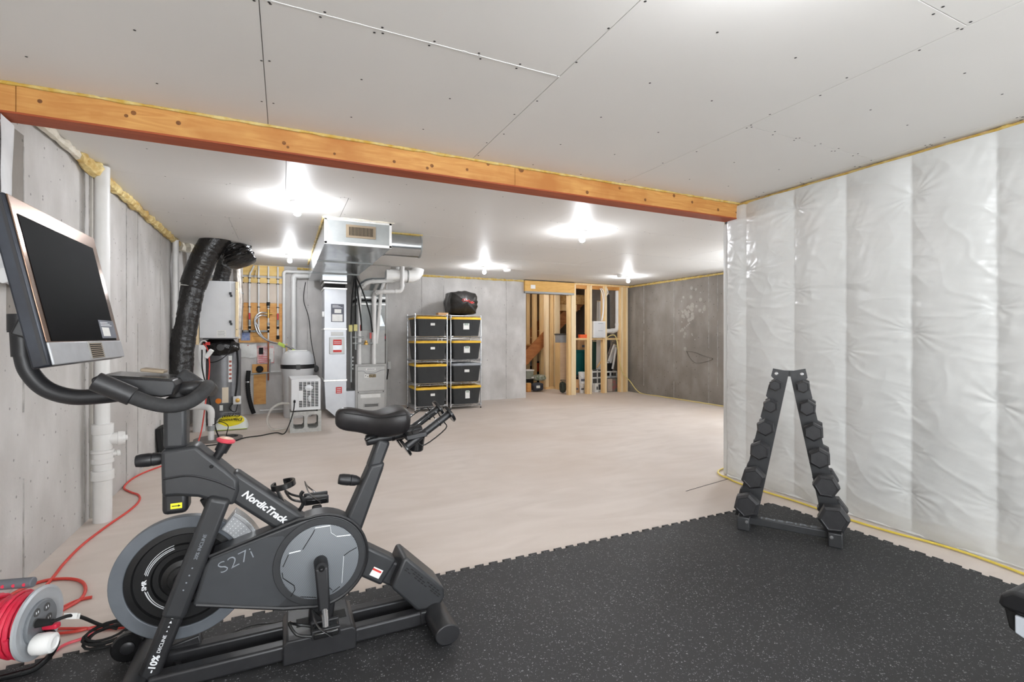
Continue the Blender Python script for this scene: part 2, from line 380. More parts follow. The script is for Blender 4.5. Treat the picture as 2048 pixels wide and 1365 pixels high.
wl = struct(obj('wall_left', MB().box(XL - .22, XL, 3.03, YB, 0, H + .15).box(XL - .42, XL - .22, YF - .2, 3.03, 0, H + .15), 'concrete', sm=0, at=(XL, 4, 0)))
fins(wl, 'X', XL, [(3.37, .01), (4.22, .012), (4.32, .02), (5.19, .008), (5.55, .008), (6.45, .01), (7.11, .008), (8.2, .01)])
obj('pilaster', MB().box(XL, XL + .045, 4.36, 4.44, 0, H - .03), 'concrete', wl, bevel=.006)
obj('form_board', MB().box(XL, XL + .015, 4.315, 4.345, 0, H - .03), mat('grey_batten', (176, 172, 164), .8, 0, (190, 186, 178), 8), wl)
wb = struct(obj('wall_back', MB().box(XL - .2, 4.55, YB, YB + .22, 0, H + .15), 'concrete_back', sm=0, at=(2, YB, 0)))
fins(wb, 'Y', YB, [(.36, .008), (2.35, .01), (2.78, .008), (4.1, .012), (1.6, .008)], side=-1)
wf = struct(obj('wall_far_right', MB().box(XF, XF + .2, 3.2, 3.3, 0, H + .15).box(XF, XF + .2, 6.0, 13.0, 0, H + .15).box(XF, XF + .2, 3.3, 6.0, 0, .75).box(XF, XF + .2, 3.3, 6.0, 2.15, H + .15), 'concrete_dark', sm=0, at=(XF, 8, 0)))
fins(wf, 'X', XF, [(8.52, .01), (7.6, .01), (6.7, .012), (6.49, .012)], side=-1)
sp = MB()     # pale efflorescence, a crust on the concrete
for i in range(60):
    a = random.gauss(0, .16); b = random.gauss(0, .2)
    y = 7.22 + a - b * .2; z = 1.72 + b
    sp.lathe([(random.uniform(.012, .045), 0), (.004, .0015)], (XF - .0002, y, z), (-1, 0, 0), 7)
stuff(obj('efflorescence', sp, mat('pale_lime_crust', (172, 167, 160), .9, 0, (160, 154, 147), 20), wf, sm=0))
tr = [(XF - .0015, 7.25, .98), (XF - .0015, 7.05, .97), (XF - .0015, 6.8, .9), (XF - .0015, 6.6, .86), (XF - .0015, 6.75, .8), (XF - .0015, 7.0, .76), (XF - .0015, 7.15, .84), (XF - .0015, 7.25, .98)]
obj('stain_line', MB().tube(smooth(tr, 6), .012, 6, flat=.1, up=(0, 0, 1)), mat('damp_stain', (108, 101, 94), .9), wf)
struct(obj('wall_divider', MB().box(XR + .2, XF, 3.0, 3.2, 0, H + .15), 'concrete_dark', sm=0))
# wall behind the camera: patio door and window added out of view for fill
mf = MB()
for a in [(XL - .42, -.85, 0, H + .1), (.25, 1.05, 0, H + .1), (2.95, XR + .2, 0, H + .1), (-.85, .25, 0, .9), (-.85, .25, 2.0, H + .1), (1.05, 2.95, 2.08, H + .1)]:
    mf.box(a[0], a[1], YF - .2, YF, a[2], a[3])
wfr = struct(obj('wall_front', mf, 'white', sm=0, at=(1, YF, 0)))
def window(name, x0, x1, z0, z1, n):
    w = struct(obj(name, MB().box(x0, x1, YF - .2, YF - .02, z0 - .03, z0), 'white', sm=0))
    f = MB(); f.box(x0, x1, YF - .14, YF - .06, z1 - .06, z1); f.box(x0, x1, YF - .14, YF - .06, z0, z0 + .06)
    for i in range(n + 1):
        xx = x0 + (x1 - x0 - .06) * i / n; f.box(xx, xx + .06, YF - .14, YF - .06, z0, z1)
    obj('window_frame', f, 'white', w, sm=0)
    for i in range(n): obj('window_pane', MB().box(x0 + (x1 - x0) * i / n + .03, x0 + (x1 - x0) * (i + 1) / n - .03, YF - .175, YF - .169, z0 + .03, z1 - .03), 'glass', w, sm=0)
window('fill_window_1', -.85, .25, .9, 2.0, 2)  # unseen window, added to carry fill light
fr = MB().box(XF + .04, XF + .12, 3.3, 6.0, 2.09, 2.15).box(XF + .04, XF + .12, 3.3, 6.0, .75, .81)
for y in (3.3, 4.62, 5.94): fr.box(XF + .04, XF + .12, y, y + .06, .75, 2.15)
w2 = struct(obj('fill_window_2', MB().box(XF + .02, XF + .2, 3.3, 6.0, .72, .75), 'white', sm=0)); obj('window_frame', fr, 'white', w2, sm=0)  # unseen window, added to brighten the back room
for y in (3.33, 4.65): obj('window_pane', MB().box(XF + .175, XF + .181, y, y + 1.3, .78, 2.12), 'glass', w2, sm=0)
window('fill_door_1', 1.05, 2.95, .03, 2.08, 2)  # unseen patio door, added to carry fill light

# ---- plastic-covered insulated stud wall on the right
random.seed(11)
STUDS = [3.15, 2.95, 2.51, 2.12, 1.72, 1.31, .9, .5, .1, -.3, -.7, -1.1, -1.5, -1.9, -2.2]
STAPLES = []
for i, y in enumerate(STUDS):
    z = .18 + random.uniform(0, .2)
    while z < H - .1:
        STAPLES.append((y + random.uniform(-.02, .02), z, random.choice((.25, .4, .7, 1.1)), random.uniform(0, 6)))
        z += random.uniform(.22, .6)
def bulge(y, z):
    lo, hi = 3.2, 3.15
    for i in range(len(STUDS) - 1):
        if STUDS[i + 1] <= y <= STUDS[i]: lo, hi = STUDS[i + 1], STUDS[i]; break
    else: return 0.0
    t = (y - lo) / (hi - lo); env = min(1, (z / .12), (H - z) / .12); env = max(0, env) ** .5
    wd = hi - lo
    d = .026 * min(1, wd / .4) * (math.sin(PI * t) ** .75) * env
    d += .006 * noise.noise(Vector((y * 2.1, z * 1.4, 1.7))) * env
    near = 1 - .75 * math.sin(PI * t)
    wr = noise.noise(Vector((y * 2.2, z * 15 + .8 * math.sin(y * 5), 5.0)))
    d += .005 * near * wr * env + .0022 * near * noise.noise(Vector((y * 5 + z * 3, z * 42 - y * 9, 2.0))) * env + .0016 * noise.noise(Vector((y * 26 + z * 9, z * 8, 6.0))) * env
    ridge = 1 - abs(noise.noise(Vector((y * 3.0 + z * 2.4, z * 5.5 - y * 3.0, 9.0)))) * 2.4
    d += .0035 * max(0, ridge) ** 3 * env
    for (sy, sz, k, ph) in STAPLES:
        dy = y - sy; dz = z - sz
        if abs(dy) > .34 or abs(dz) > .26: continue
        r = math.hypot(dy, dz * 1.15) + 1e-6; an = math.atan2(dz, dy)
        d += k * .0065 * math.exp(-r / .11) * math.cos(13 * an + ph + 3 * math.sin(2 * an + ph)) * min(1, r / .03) * (.15 + .85 * math.cos(an) ** 2)
        d -= k * .008 * math.exp(-(r / .055) ** 2)
    return d
NY, NZ = 460, 300
vs = []; fs = []
for j in range(NZ + 1):
    z = .005 + (H - .03) * j / NZ
    for i in range(NY + 1):
        y = -2.2 + (3.15 + 2.2) * (i / NY) ** .75
        vs.append((XR - .022 - bulge(y, z), y, z))
for j in range(NZ):
    for i in range(NY):
        a = j * (NY + 1) + i; fs.append((a, a + 1, a + NY + 2, a + NY + 1))
wr_ = struct(obj('wall_right', MB().box(XR, XR + .2, YF - .2, 3.2, 0, H + .12), 'stud', sm=0, at=(XR, 1, 0)))
me = bpy.data.meshes.new('vapor_barrier'); me.from_pydata([Vector(v) - wr_.location for v in vs], [], fs); me.update()
for p in me.polygons: p.use_smooth = True
me.materials.append(M['sheet']); vb = link_mesh('vapor_barrier', me, wr_)
vb['label'] = 'wrinkled white plastic vapour barrier'
# the sheet wraps around the end of the wall
obj('sheet_wrap', MB().box(XR - .012, XR + .205, 3.145, 3.212, 0, H - .15), 'sheet', wr_, bevel=.02, seg=3)
tp = MB()
for k in range(40):
    z = .03 + k * .058
    tp.box(XR - .0135 - random.uniform(0, .004), XR - .008, 2.945 + random.uniform(-.006, .006), 2.975 + random.uniform(-.008, .008), z, z + .055)
obj('edge_tape', tp, 'sheet', wr_, sm=0)
hem = MB()
path = []; k = 240
for i in range(k + 1):
    y = -1.9 + 5.05 * i / k
    path.append((XR - .018 - .012 * noise.noise(Vector((y * 6, 0, 2))), y, .012 + .006 * noise.noise(Vector((y * 30, 1, 2)))))
hem.tube(path, .013, 6)
obj('sheet_hem', hem, 'sheet', wr_)
hem = MB(); path = []
for i in range(401):
    y = -1.9 + 5.05 * i / 400
    path.append((XR - .012, y, H - .05 + .012 * noise.noise(Vector((y * 14, 0, 7)))))
hem.tube(path, .012, 6, radii=[.009 + .006 * abs(noise.noise(Vector((p[1] * 40, 4, 1)))) for p in path])
obj('gathered_edge', hem, 'sheet', wr_)
obj('foam_bead', bead((XR - .012, -1.9, H - .018), (XR - .012, 3.03, H - .018), .012, .8, .02, 3), 'foamy', wr_)

# ---- ceiling of separate drywall sheets
ceil = struct(obj('ceiling', MB().box(XL - .42, XF + .2, YF - .2, YB + .22, H + .013, H + .15), 'joint', sm=0, at=(1, 3, H)))
SHEETS = []
cols = [(XL - .22, -.08), (-.08, 1.135), (1.135, 2.357), (2.357, 3.575), (3.575, XR)]
cuts = [[YF, .7, 3.04], [YF, -.53, 1.91, 3.04], [YF, -1.5, .935, 3.04], [YF, -.53, 1.905, 3.04], [YF, 1.2, 3.04]]
for (a, b), c in zip(cols, cuts):
    for i in range(len(c) - 1): SHEETS.append((a, b, c[i], c[i + 1]))
rows = [(3.17, 4.34), (4.34, 5.55), (5.55, 6.77), (6.77, 7.99), (7.99, YB)]
xcuts = [[XL, .013, 2.45, 4.89, XF], [XL, .5, 2.94, 5.38, XF], [XL, -.5, 1.94, 4.38, 6.8, XF], [XL, .72, 3.16, 5.6, XF], [XL, 1.9, 4.34, 6.78, XF]]
for (a, b), c in zip(rows, xcuts):
    for i in range(len(c) - 1): SHEETS.append((c[i], c[i + 1], a, b))
for (x0, x1, y0, y1) in SHEETS:
    g = .0016
    obj('drywall_sheet', MB().box(x0 + g, x1 - g, y0 + g, y1 - g, H + random.uniform(0, .0012), H + .0127), 'drywall', ceil, sm=0)
sc = MB()
def screw(x, y, r=.0055):
    if x < XL + .05 or y > YB - .1: return
    sc.lathe([(r, 0), (r * .6, .0008)], (x, y, H - .0001), (0, 0, -1), 7)
for (x0, x1, y0, y1) in SHEETS:
    lx = x1 - x0; ly = y1 - y0
    if ly > lx or y1 < 3.1:      # sheets run along the room, joists across
        y = y0 + .012
        while y < y1:
            for x in (x0 + .02, x0 + lx * .33, x0 + lx * .67, x1 - .02):
                if random.random() < .92: screw(x + random.uniform(-.015, .015), min(y + random.uniform(-.02, .02), y1 - .01))
            y += .406
    else:
        x = x0 + .03
        while x < x1:
            for y in (y0 + .02, y0 + ly * .5, y1 - .02):
                if random.random() < .8: screw(x + random.uniform(-.02, .02), y + random.uniform(-.015, .015), .005)
            x += .406
for (xa, xb, y) in [(-.08, 1.135, 1.91), (2.357, 3.575, 1.905), (1.135, 2.357, .935)]:
    x = xa + .02
    while x < xb:
        screw(x + random.uniform(-.02, .02), y + .018); screw(x + random.uniform(-.02, .02), y - .018); x += .2
stuff(obj('screw_heads', sc, 'screw', ceil, sm=0))
tear = MB()    # torn paper along the butt joint
for k in range(60):
    x = -.08 + 1.215 * k / 60; w = random.uniform(.002, .006) * (2 if k in (0, 1, 37, 58, 59) else 1)
    tear.box(x, x + .0203, 1.908 - w / 2, 1.908 + w / 2, H - .0012, H + .0002)
obj('torn_paper_edge', tear, 'white', ceil, sm=0)

# ---- beam
bm_ = thing('ceiling_beam', 'orange-brown plywood-faced beam with a red-brown underside running across the ceiling', 'beam', (1.2, 3.1, 2.3))
XB0 = -1.42
for a, b in ((XB0, -1.135), (-1.135, 1.452), (1.452, XR + .012)):
    obj('plywood_panel', MB().box(a + .0015, b - .0015, 3.04, 3.075, 2.322, H + .004), 'glulam', bm_, sm=0)
obj('beam_core', MB().box(XB0, XR + .02, 3.075, 3.165, 2.325, H + .01), 'glulam', bm_, sm=0)
obj('bottom_board', MB().box(XB0, XR + .01, 3.037, 3.17, 2.312, 2.3225), 'redboard', bm_, bevel=.002)
kn = MB()
for (x, z, r) in [(-1.05, 2.39, .010), (-.72, 2.385, .009), (-.69, 2.405, .012), (-.5, 2.39, .012), (.0, 2.37, .011), (.02, 2.35, .008), (.27, 2.352, .008), (.62, 2.36, .01), (.86, 2.37, .012), (.83, 2.35, .01), (1.1, 2.38, .01), (1.25, 2.44, .012), (1.5, 2.44, .022), (2.05, 2.35, .014), (2.35, 2.42, .012), (2.6, 2.36, .012), (2.9, 2.43, .014), (3.1, 2.4, .012), (3.4, 2.37, .014), (3.62, 2.37, .008)]:
    kn.lathe([(r, 0), (r * .5, .001)], (x, 3.0398, z), (0, -1, 0), 9)
obj('knot', kn, mat('wood_knot', (142, 92, 44), .7, 0, (112, 70, 34), 40), bm_, sm=0)
obj('foam_bead', bead((XB0, 3.034, H - .004), (XR, 3.034, H - .004), .009, .9, .03, 8), 'foamy', bm_)
obj('beam_shim', MB().box(XR - .03, XR + .06, 3.03, 3.17, 2.296, 2.312), 'darkgrey', bm_, sm=0)
obj('end_foam', MB().box(XR + .002, XR + .02, 3.01, 3.04, 2.32, H), 'foamg', wr_, sm=0)

# ---- spray foam beads where the ceiling meets the concrete
obj('foam_bead', bead((XL + .03, 3.2, H - .02), (XL + .03, 4.1, H - .02), .024, .6, .025, 1), 'foamg', wl)
obj('foam_bead', bead((XL + .04, 4.0, H - .03), (XL + .04, 4.4, H - .03), .042, .6, .02, 2, sag=(.05, 0, -.05)), 'foam', wl)
obj('foam_bead', bead((XL + .035, 4.4, H - .025), (XL + .035, 7.3, H - .025), .034, .7, .025, 4), 'foam', wl)
obj('foam_bead', bead((XL + .04, 7.3, H - .05), (XL + .35, 7.6, H - .04), .07, .6, .03, 6), 'foamg', wl)
obj('foam_bead', bead((.2, YB - .012, H - .03), (4.5, YB - .012, H - .03), .02, .5, .03, 5), 'foamy', wb)
obj('foam_bead', bead((XF - .015, 3.3, H - .03), (XF - .015, YB, H - .03), .022, .5, .03, 9), 'foamy', wf)

# ---- ceiling lamps
def lamp(x, y, label, g='bare bulb ceiling lamps'):
    t = thing('ceiling_lamp', label, 'lamp', (x, y, H - .13), group=g)
    obj('lampholder', MB().lathe([(.062, 0), (.062, -.012), (.05, -.03), (.03, -.036), (.022, -.05)], (x, y, H), (0, 0, 1), 24), 'porcelain', t)
    obj('bulb', MB().lathe([(.012, -.05), (.016, -.058), (.026, -.078), (.031, -.098), (.028, -.114), (.018, -.124), (.004, -.128)], (x, y, H), (0, 0, 1), 14), 'bulb', t)
lamp(.105, 4.64, 'bare lit bulb nearest the beam, in front of the big metal duct')
lamp(.075, 7.62, 'bare lit bulb above the water softener corner')
lamp(3.05, 7.58, 'bare lit bulb near the small white smoke alarm')
lamp(3.02, 4.58, 'bare lit bulb nearest the beam on the right side')
lamp(6.1, 7.63, 'bare lit bulb nearest the corner with the bare studs')
lamp(5.95, 4.62, 'bare bulb hidden behind the plastic-covered wall', None)
lamp(1.25, .8, 'bare bulb above the exercise mat, out of view', None)
lamp(.2, -.9, 'bare bulb behind the viewer on the left', None)
lamp(2.9, -.9, 'added bare bulb behind the viewer on the right, for more light', None)  # unseen lamp, added for light from behind the camera
def alarm(x, y, label):
    t = thing('smoke_alarm', label, 'smoke alarm', (x, y, H - .045), group='smoke alarms')
    obj('alarm_base', MB().lathe([(.066, 0), (.066, -.014)], (x, y, H), (0, 0, 1), 24), 'white', t)
    obj('alarm_cover', MB().lathe([(.062, -.014), (.06, -.034), (.045, -.042), (.002, -.044)], (x, y, H), (0, 0, 1), 24), 'white', t)
alarm(3.55, 7.75, 'white round smoke alarm beside the far middle bulb')
alarm(5.85, 7.55, 'white smoke alarm just left of the corner bulb')

# ---- insulation blanket on the left wall
bl = MB(); rings = []
ny, nz = 26, 40
vs = []; fs = []
for j in range(nz + 1):
    z = 1.56 + (2.3 - 1.56) * j / nz
    for i in range(ny + 1):
        y = 3.02 + (3.235 - 3.02) * i / ny; e = min(1, (3.24 - y) / .07); e = max(0, e) ** .5; e2 = min(1, (z - 1.55) / .1) ** .5
        d = .045 * e * e2 * (.8 + .3 * math.sin(y * 9)) + .012 * noise.noise(Vector((y * 7, z * 4, 3)))
        if i == ny: d = .002; y += .02 * noise.noise(Vector((0, z * 4, 1)))
        vs.append((XL + .004 + max(0, d), y, z))
for j in range(nz):
    for i in range(ny):
        a = j * (ny + 1) + i; fs.append((a, a + ny + 1, a + ny + 2, a + 1))
bl.add(vs, fs)
obj('dark_strip', MB().box(XL, XL + .002, 3.2, 3.372, 1.3, 2.32), 'concrete_dark', wl, sm=0)  # darker strip of concrete beside the blanket
blk = thing('insulation_blanket', 'white quilted insulation blanket hung on the upper left concrete wall', 'insulation', (XL + .01, 3.13, 1.5))
obj('blanket_face', bl, 'blanket', blk)
hm = MB(); pts = [(XL + .05 + .02 * math.sin(y * 17), y, 1.55 + .025 * noise.noise(Vector((y * 5, 1, 1)))) for y in [3.0 + .05 * k for k in range(6)]]
hm.tube(smooth(pts, 2), .035, 8); obj('blanket_hem', hm, 'blanket', blk)

# ---- rubber mat with interlocking teeth
def teeth_edge(p0, p1, out, sp=.083, w=.052, d=.024):
    p0 = V(p0); p1 = V(p1); e = (p1 - p0).normalized(); o = V(out); n = int((p1 - p0).length / sp); res = []
    for i in range(n):
        c = p0 + e * (sp * (i + .5))
        res += [c - e * w * .36, c - e * w * .5 + o * d, c + e * w * .5 + o * d, c + e * w * .36]
    return res
MX0, MX1, MY0, MY1 = -.98, 3.34, -.9, 2.475
poly = [(MX0, MY0, 0), (MX1, MY0, 0)] + teeth_edge((MX1, MY0, 0), (MX1, MY1, 0), (1, 0, 0)) + [(MX1, MY1, 0)] + teeth_edge((MX1, MY1, 0), (MX0, MY1, 0), (0, 1, 0)) + [(MX0, MY1, 0)] + teeth_edge((MX0, MY1, 0), (MX0, MY0, 0), (-1, 0, 0))
mm = MB(); n = len(poly)
mm.prism([(p[0], p[1]) for p in poly], lambda a, b, c: (a, b, c), 0.0, .012)
tag(obj('rubber_mat', mm, 'rubber', sm=0), 'black speckled rubber floor mat with interlocking toothed edges', 'mat')

# ================================================================== utility corner
random.seed(21)
# ---- tall white drain pipe on the left wall
dp = thing('drain_pipe', 'tall white plastic drain pipe with cleanout fitting against the left concrete wall', 'pipe', (-1.13, 4.22, 0))
px_, py_ = -1.13, 4.22
def ring_z(n, prof, m='pvc', p=None, x=px_, y=py_, k=28): return obj(n, MB().lathe(prof, (x, y, 0), (0, 0, 1), k), m, p)
ring_z('upper_pipe', [(.041, .6), (.041, 2.44)], p=dp)
ring_z('coupling', [(.05, .60), (.061, .604), (.061, .668), (.05, .672)], p=dp)
ring_z('tee_body', [(.052, .48), (.055, .5), (.055, .6), (.05, .61)], p=dp)
cl = obj('cleanout_port', MB().lathe([(.042, 0), (.042, .08), (.048, .082), (.048, .11)], (px_, py_, .56), (.95, .25, 0), 24), 'pvc', dp)
obj('cleanout_cap', MB().lathe([(.046, .11), (.044, .122), (.02, .124), (.018, .136), (.002, .136)], (px_, py_, .56), (.95, .25, 0), 10), 'pvc', dp)
ring_z('collar', [(.056, .4), (.063, .405), (.063, .43), (.058, .435), (.058, .47), (.064, .475), (.064, .49), (.055, .495)], p=dp)
obj('clamp_lug', MB().lathe([(.018, 0), (.018, .075), (.024, .078), (.024, .095), (.004, .098)], (px_, py_, .45), (.92, .3, .1), 14), 'pvc', dp)
ring_z('lower_coupling', [(.055, .285), (.064, .29), (.064, .35), (.056, .355)], p=dp)
ring_z('lower_pipe', [(.053, 0), (.053, .41)], p=dp)
# ---- thinner pipe in the corner
tp_ = thing('vent_pipe', 'slim white plastic pipe rising to the ceiling at the far end of the left wall', 'pipe', (-1.17, 6.95, 0))
obj('pipe', MB().cyl((-1.17, 6.95, 0), (-1.17, 6.95, H - .03), .032, n=20), 'pvc', tp_)
obj('pipe_strap', MB().cyl((-1.17, 6.95, 1.5), (-1.17, 6.95, 1.53), .035, n=20), 'pvc', tp_)
for k, (x, m, lab) in enumerate([(-1.12, 'stud_pale', 'pale wood strip standing in the corner behind the black duct'), (-1.02, 'pvc', 'white conduit in the corner behind the black duct')]):
    t = thing('corner_strip' if k == 0 else 'corner_conduit', lab, 'trim' if k == 0 else 'conduit', (x, 8.9, 1.6))
    if k == 0: obj('strip', MB().box(x - .02, x + .02, 8.93, 8.98, 1.3, 2.4), m, t)
    else: obj('conduit', MB().cyl((x, 8.93, 1.3), (x, 8.93, 2.4), .025), m, t)
    obj('bracket', MB().box(x - .03, x + .03, 8.9, 8.995, 2.2, 2.24), 'galvmat', t)

# ---- insulated flexible ducts in black wrap
def flex(name, pts, r, seed, label, n=18, sub=10, wr=.05, cap=False):
    t = thing(name, label, 'duct', pts[0])
    P = smooth(pts, sub); Q = []
    for i in range(len(P) - 1):
        for j in range(3): Q.append(P[i].lerp(P[i + 1], j / 3))
    Q.append(P[-1]); m = MB()
    ringsv = []; a = None
    for i, p in enumerate(Q):
        d = (Q[min(i + 1, len(Q) - 1)] - Q[max(i - 1, 0)]).normalized()
        if a is None: _, a, b = frame(d)
        else: a = (a - d * a.dot(d)).normalized(); b = a.cross(d)
        rg = []
        for j in range(n * 2):
            w = PI * j / n
            ee = min(1, (len(Q) - 1 - i + .6) / 6) if cap else 1; rr = r * (1 - (1 - ee) ** 2 * .75) * (1 + wr * noise.noise(Vector((i * .32, math.cos(w) * 1.2, math.sin(w) * 1.2 + seed))) + wr * .9 * (abs(noise.noise(Vector((i * .8 + math.cos(w) * .8, math.sin(w) * 2.2, seed)))) - .3))
            rg.append(p + a * math.cos(w) * rr + b * math.sin(w) * rr)
        ringsv.append(rg)
    obj('duct_sleeve', m.loft(ringsv), 'wrap', t)
    return t, P
f1, P1 = flex('flexible_duct', [(-1.33, 7.02, .7), (-1.146, 7, 0.776), (-1.115, 7, 1.113), (-1.065, 7, 1.506), (-0.998, 7, 1.904)], .128, 1.3, 'shiny black wrapped flexible duct, the long crinkled run slanting past the white cabinet')
obj('duct_strap', MB().tube(smooth([Vector((-0.998, 7, 1.904)) + Vector((math.cos(k) * .134, math.sin(k) * .134, .02 * math.sin(k))) for k in [2 * PI * j / 12 for j in range(12)]], 3, True), .006, 6, closed=True), 'tape', f1)
f2, P2 = flex('flexible_duct', [(-1.003, 7, 1.891), (-0.927, 6.97, 2.117), (-0.83, 6.94, 2.346), (-0.701, 6.92, 2.549)], .143, 4.1, 'smooth fat black duct elbow reaching up to the ceiling', wr=.02)
f3, P3 = flex('flexible_duct', [(-0.696, 7.2, 2.565), (-0.63, 7.2, 2.481), (-0.558, 7.15, 2.356), (-0.487, 7.1, 2.193)], .178, 7.7, 'crumpled black duct bulging out below the ceiling beside the fat elbow', wr=.2, cap=True)
f4, P4 = flex('flexible_duct', [(-0.708, 7.75, 2.474), (-0.759, 7.85, 2.242), (-0.813, 7.9, 2.014)], .1, 9.2, 'short black duct dropping into the top of the white cabinet')
ft = thing('foil_duct', 'foil-wrapped duct behind the right side of the white cabinet', 'duct', (-.58, 8.2, 1.3))
obj('duct_sleeve', MB().tube([(-.62, 8.15, 2.3), (-.6, 8.2, 1.8), (-.63, 8.25, 1.25)], .06, 14), 'foil', ft)
obj('duct_clamp', MB().cyl((-.605, 8.19, 1.9), (-.603, 8.195, 1.92), .064, n=16), 'galvmat', ft)
obj('foam_bead', bead((-0.662, 7.25, 2.642), (-0.57, 7.3, 2.608), .05, .7, .03, 12), 'foamg', f2)

# ---- white air exchanger cabinet
ax = thing('air_exchanger', 'white metal air exchanger cabinet hung above the water heater', 'air exchanger', (-.82, 7.9, 1.25))
obj('cabinet_body', MB().box(-1.035, -.61, 7.72, 8.15, 1.25, 2.035), 'whitemetal', ax, bevel=.006)
obj('door_panel', MB().box(-1.03, -.665, 7.705, 7.72, 1.255, 2.03), 'whitemetal', ax, bevel=.003)
for z in (1.46, 1.85):
    lt = obj('latch', MB().box(-.685, -.655, 7.695, 7.706, z, z + .035), 'blk', ax, bevel=.002)
    obj('latch_hook', MB().box(-.672, -.645, 7.693, 7.706, z - .03, z), 'blk', lt)
obj('spec_label', MB().box(-.83, -.72, 7.7035, 7.705, 1.262, 1.36), 'paper', ax, sm=0)
for k in range(4): obj('label_line', MB().box(-.82, -.73 - .01 * (k % 2), 7.703, 7.7036, 1.28 + k * .02, 1.284 + k * .02), 'paperink', ax, sm=0)
obj('drip_pan', MB().box(-1.0, -.62, 7.75, 8.1, 1.235, 1.25), 'blk', ax)
for x0, x1, z0, z1, lab in ((-1.075, -1.04, 1.06, 1.9, 'pale pine hanging board on the left of the white cabinet'), (-.608, -.575, 1.27, 2.03, 'pale pine hanging board on the right of the white cabinet')):
    t = thing('hanging_board', lab, 'board', ((x0 + x1) / 2, 7.75, z0))
    obj('board', MB().box(x0, x1, 7.70, 7.78, z0, z1), 'stud_pale', t, bevel=.002)
    obj('board_screw', MB().lathe([(.006, 0), (.004, .002)], ((x0 + x1) / 2, 7.70, z0 + .1), (0, -1, 0), 8).lathe([(.006, 0), (.004, .002)], ((x0 + x1) / 2, 7.70, z1 - .1), (0, -1, 0), 8), 'screw', t)
# ---- water heater
wh = thing('water_heater', 'grey cylindrical water heater standing under the white cabinet', 'water heater', (-.8, 8.2, 0))
obj('tank_shell', MB().lathe([(.2, .03), (.225, .04), (.225, 1.09), (.2, 1.12), (.02, 1.14)], (-.8, 8.2, 0), (0, 0, 1), 40), 'tank', wh)
obj('tank_base', MB().lathe([(.21, 0), (.21, .04)], (-.8, 8.2, 0), (0, 0, 1), 40), 'darkgrey', wh)
def curved(n, a0, a1, z0, z1, m, r=.2262, lab=None):
    return obj(n, MB().ring((-.8, 8.2, z0), (0, 0, 1), r, r + .001, z1 - z0, 10, a0, a1, ref=(1, 0, 0)), m, wh, sm=60)
curved('efficiency_label', -1.55, -1.2, .33, .55, mat('cream_label', (222, 208, 186), .6), r=.2263)
curved('warning_label', -1.2, -.98, .62, 1.0, 'paper')
for k in range(5): curved('label_block', -1.17, -1.02, .66 + k * .06, .69 + k * .06, mat('red_brown_ink', (168, 92, 78), .6), r=.2275)
curved('rating_plate', -1.7, -1.0, .2, .32, 'darkgrey')
curved('plate_label', -1.68, -1.5, .22, .3, 'paper', r=.2275)
obj('round_sticker', MB().lathe([(.038, 0), (.036, .0015)], (-.84, 7.9722, .36), (-.12, -1, 0), 20), mat('orange_sticker', (232, 132, 40), .5), wh)
gv = obj('gas_valve', MB().box(-.66, -.56, 7.95, 8.03, .3, .42), 'whitemetal', wh, bevel=.01)
obj('valve_dial', MB().lathe([(.03, 0), (.028, .02), (.002, .022)], (-.6, 7.95, .36), (0, -1, 0), 16), 'brass', gv)
obj('gas_line', MB().tube(smooth([(-.62, 8.02, 1.15), (-.6, 7.98, .9), (-.61, 7.97, .6), (-.63, 7.96, .42)], 5), .013, 8), 'dark', wh)
obj('burner_wires', MB().tube(smooth([(-.66, 7.96, .32), (-.7, 7.93, .25), (-.63, 7.93, .2), (-.6, 7.95, .3)], 5), .006, 6), 'dark', wh)
# bundle of black wrap on top of the tank
def lump(p): return 1 + .16 * noise.noise(p * 2.4) + .1 * noise.noise(p * 6)
bw = thing('wrap_bundle', 'crumpled bundle of black plastic wrap on top of the water heater', 'plastic wrap', (-.82, 8.0, 1.11))
obj('bundle', MB().sph((-.82, 8.0, 1.13), .21, (1.12, .75, .62), 30, 18, lump), 'wrap', bw)
obj('fan_hub', MB().lathe([(.05, 0), (.045, .012), (.02, .014)], (-.8, 7.84, 1.12), (0, -1, .2), 16), 'darkgrey', bw)
obj('loose_wire', MB().tube(smooth([(-.66, 7.82, 1.2), (-.7, 7.8, 1.05), (-.8, 7.79, .95), (-.92, 7.8, .92), (-.98, 7.82, 1.02)], 6), .006, 6), 'dark', bw)
# big white riser in front, and the sump discharge
rp = thing('riser_pipe', 'thick white plastic riser pipe in front of the grey water heater', 'pipe', (-1.03, 7.68, 0))
obj('pipe', MB().cyl((-1.03, 7.68, 0), (-1.03, 7.68, 1.12), .075, n=28), 'pvc', rp)
obj('pipe_cap', MB().cyl((-1.03, 7.68, 1.1), (-1.03, 7.68, 1.16), .081, n=28), 'pvc', rp)
sm_ = thing('sump_cover', 'flat dark round sump cover set on the floor by the white pipes', 'sump cover', (-.735, 6.99, 0))
obj('cover_plate', MB().lathe([(.265, 0), (.265, .014), (.24, .018), (.002, .018)], (-.735, 6.99, 0), (0, 0, 1), 40), mat('sump_grey', (112, 106, 102), .7, 0, (128, 120, 114), 8), sm_)
obj('cover_ring', MB().ring((-.6, 7.02, .018), (0, 0, 1), .05, .075, .008, 24), 'dark', sm_)
sd_ = thing('sump_discharge_pipe', 'white plastic discharge pipe with elbow rising from the sump cover', 'pipe', (-.8, 6.88, .018))
obj('pipe', MB().cyl((-.8, 6.88, .018), (-.8, 6.88, .3), .034, n=20), 'pvc', sd_)
obj('elbow', MB().tube(smooth([(-.8, 6.88, .28), (-.8, 6.88, .36), (-.83, 6.9, .405), (-.9, 6.95, .415), (-.98, 7.0, .415), (-1.1, 7.05, .415)], 6), .037, 18), 'pvc', sd_)
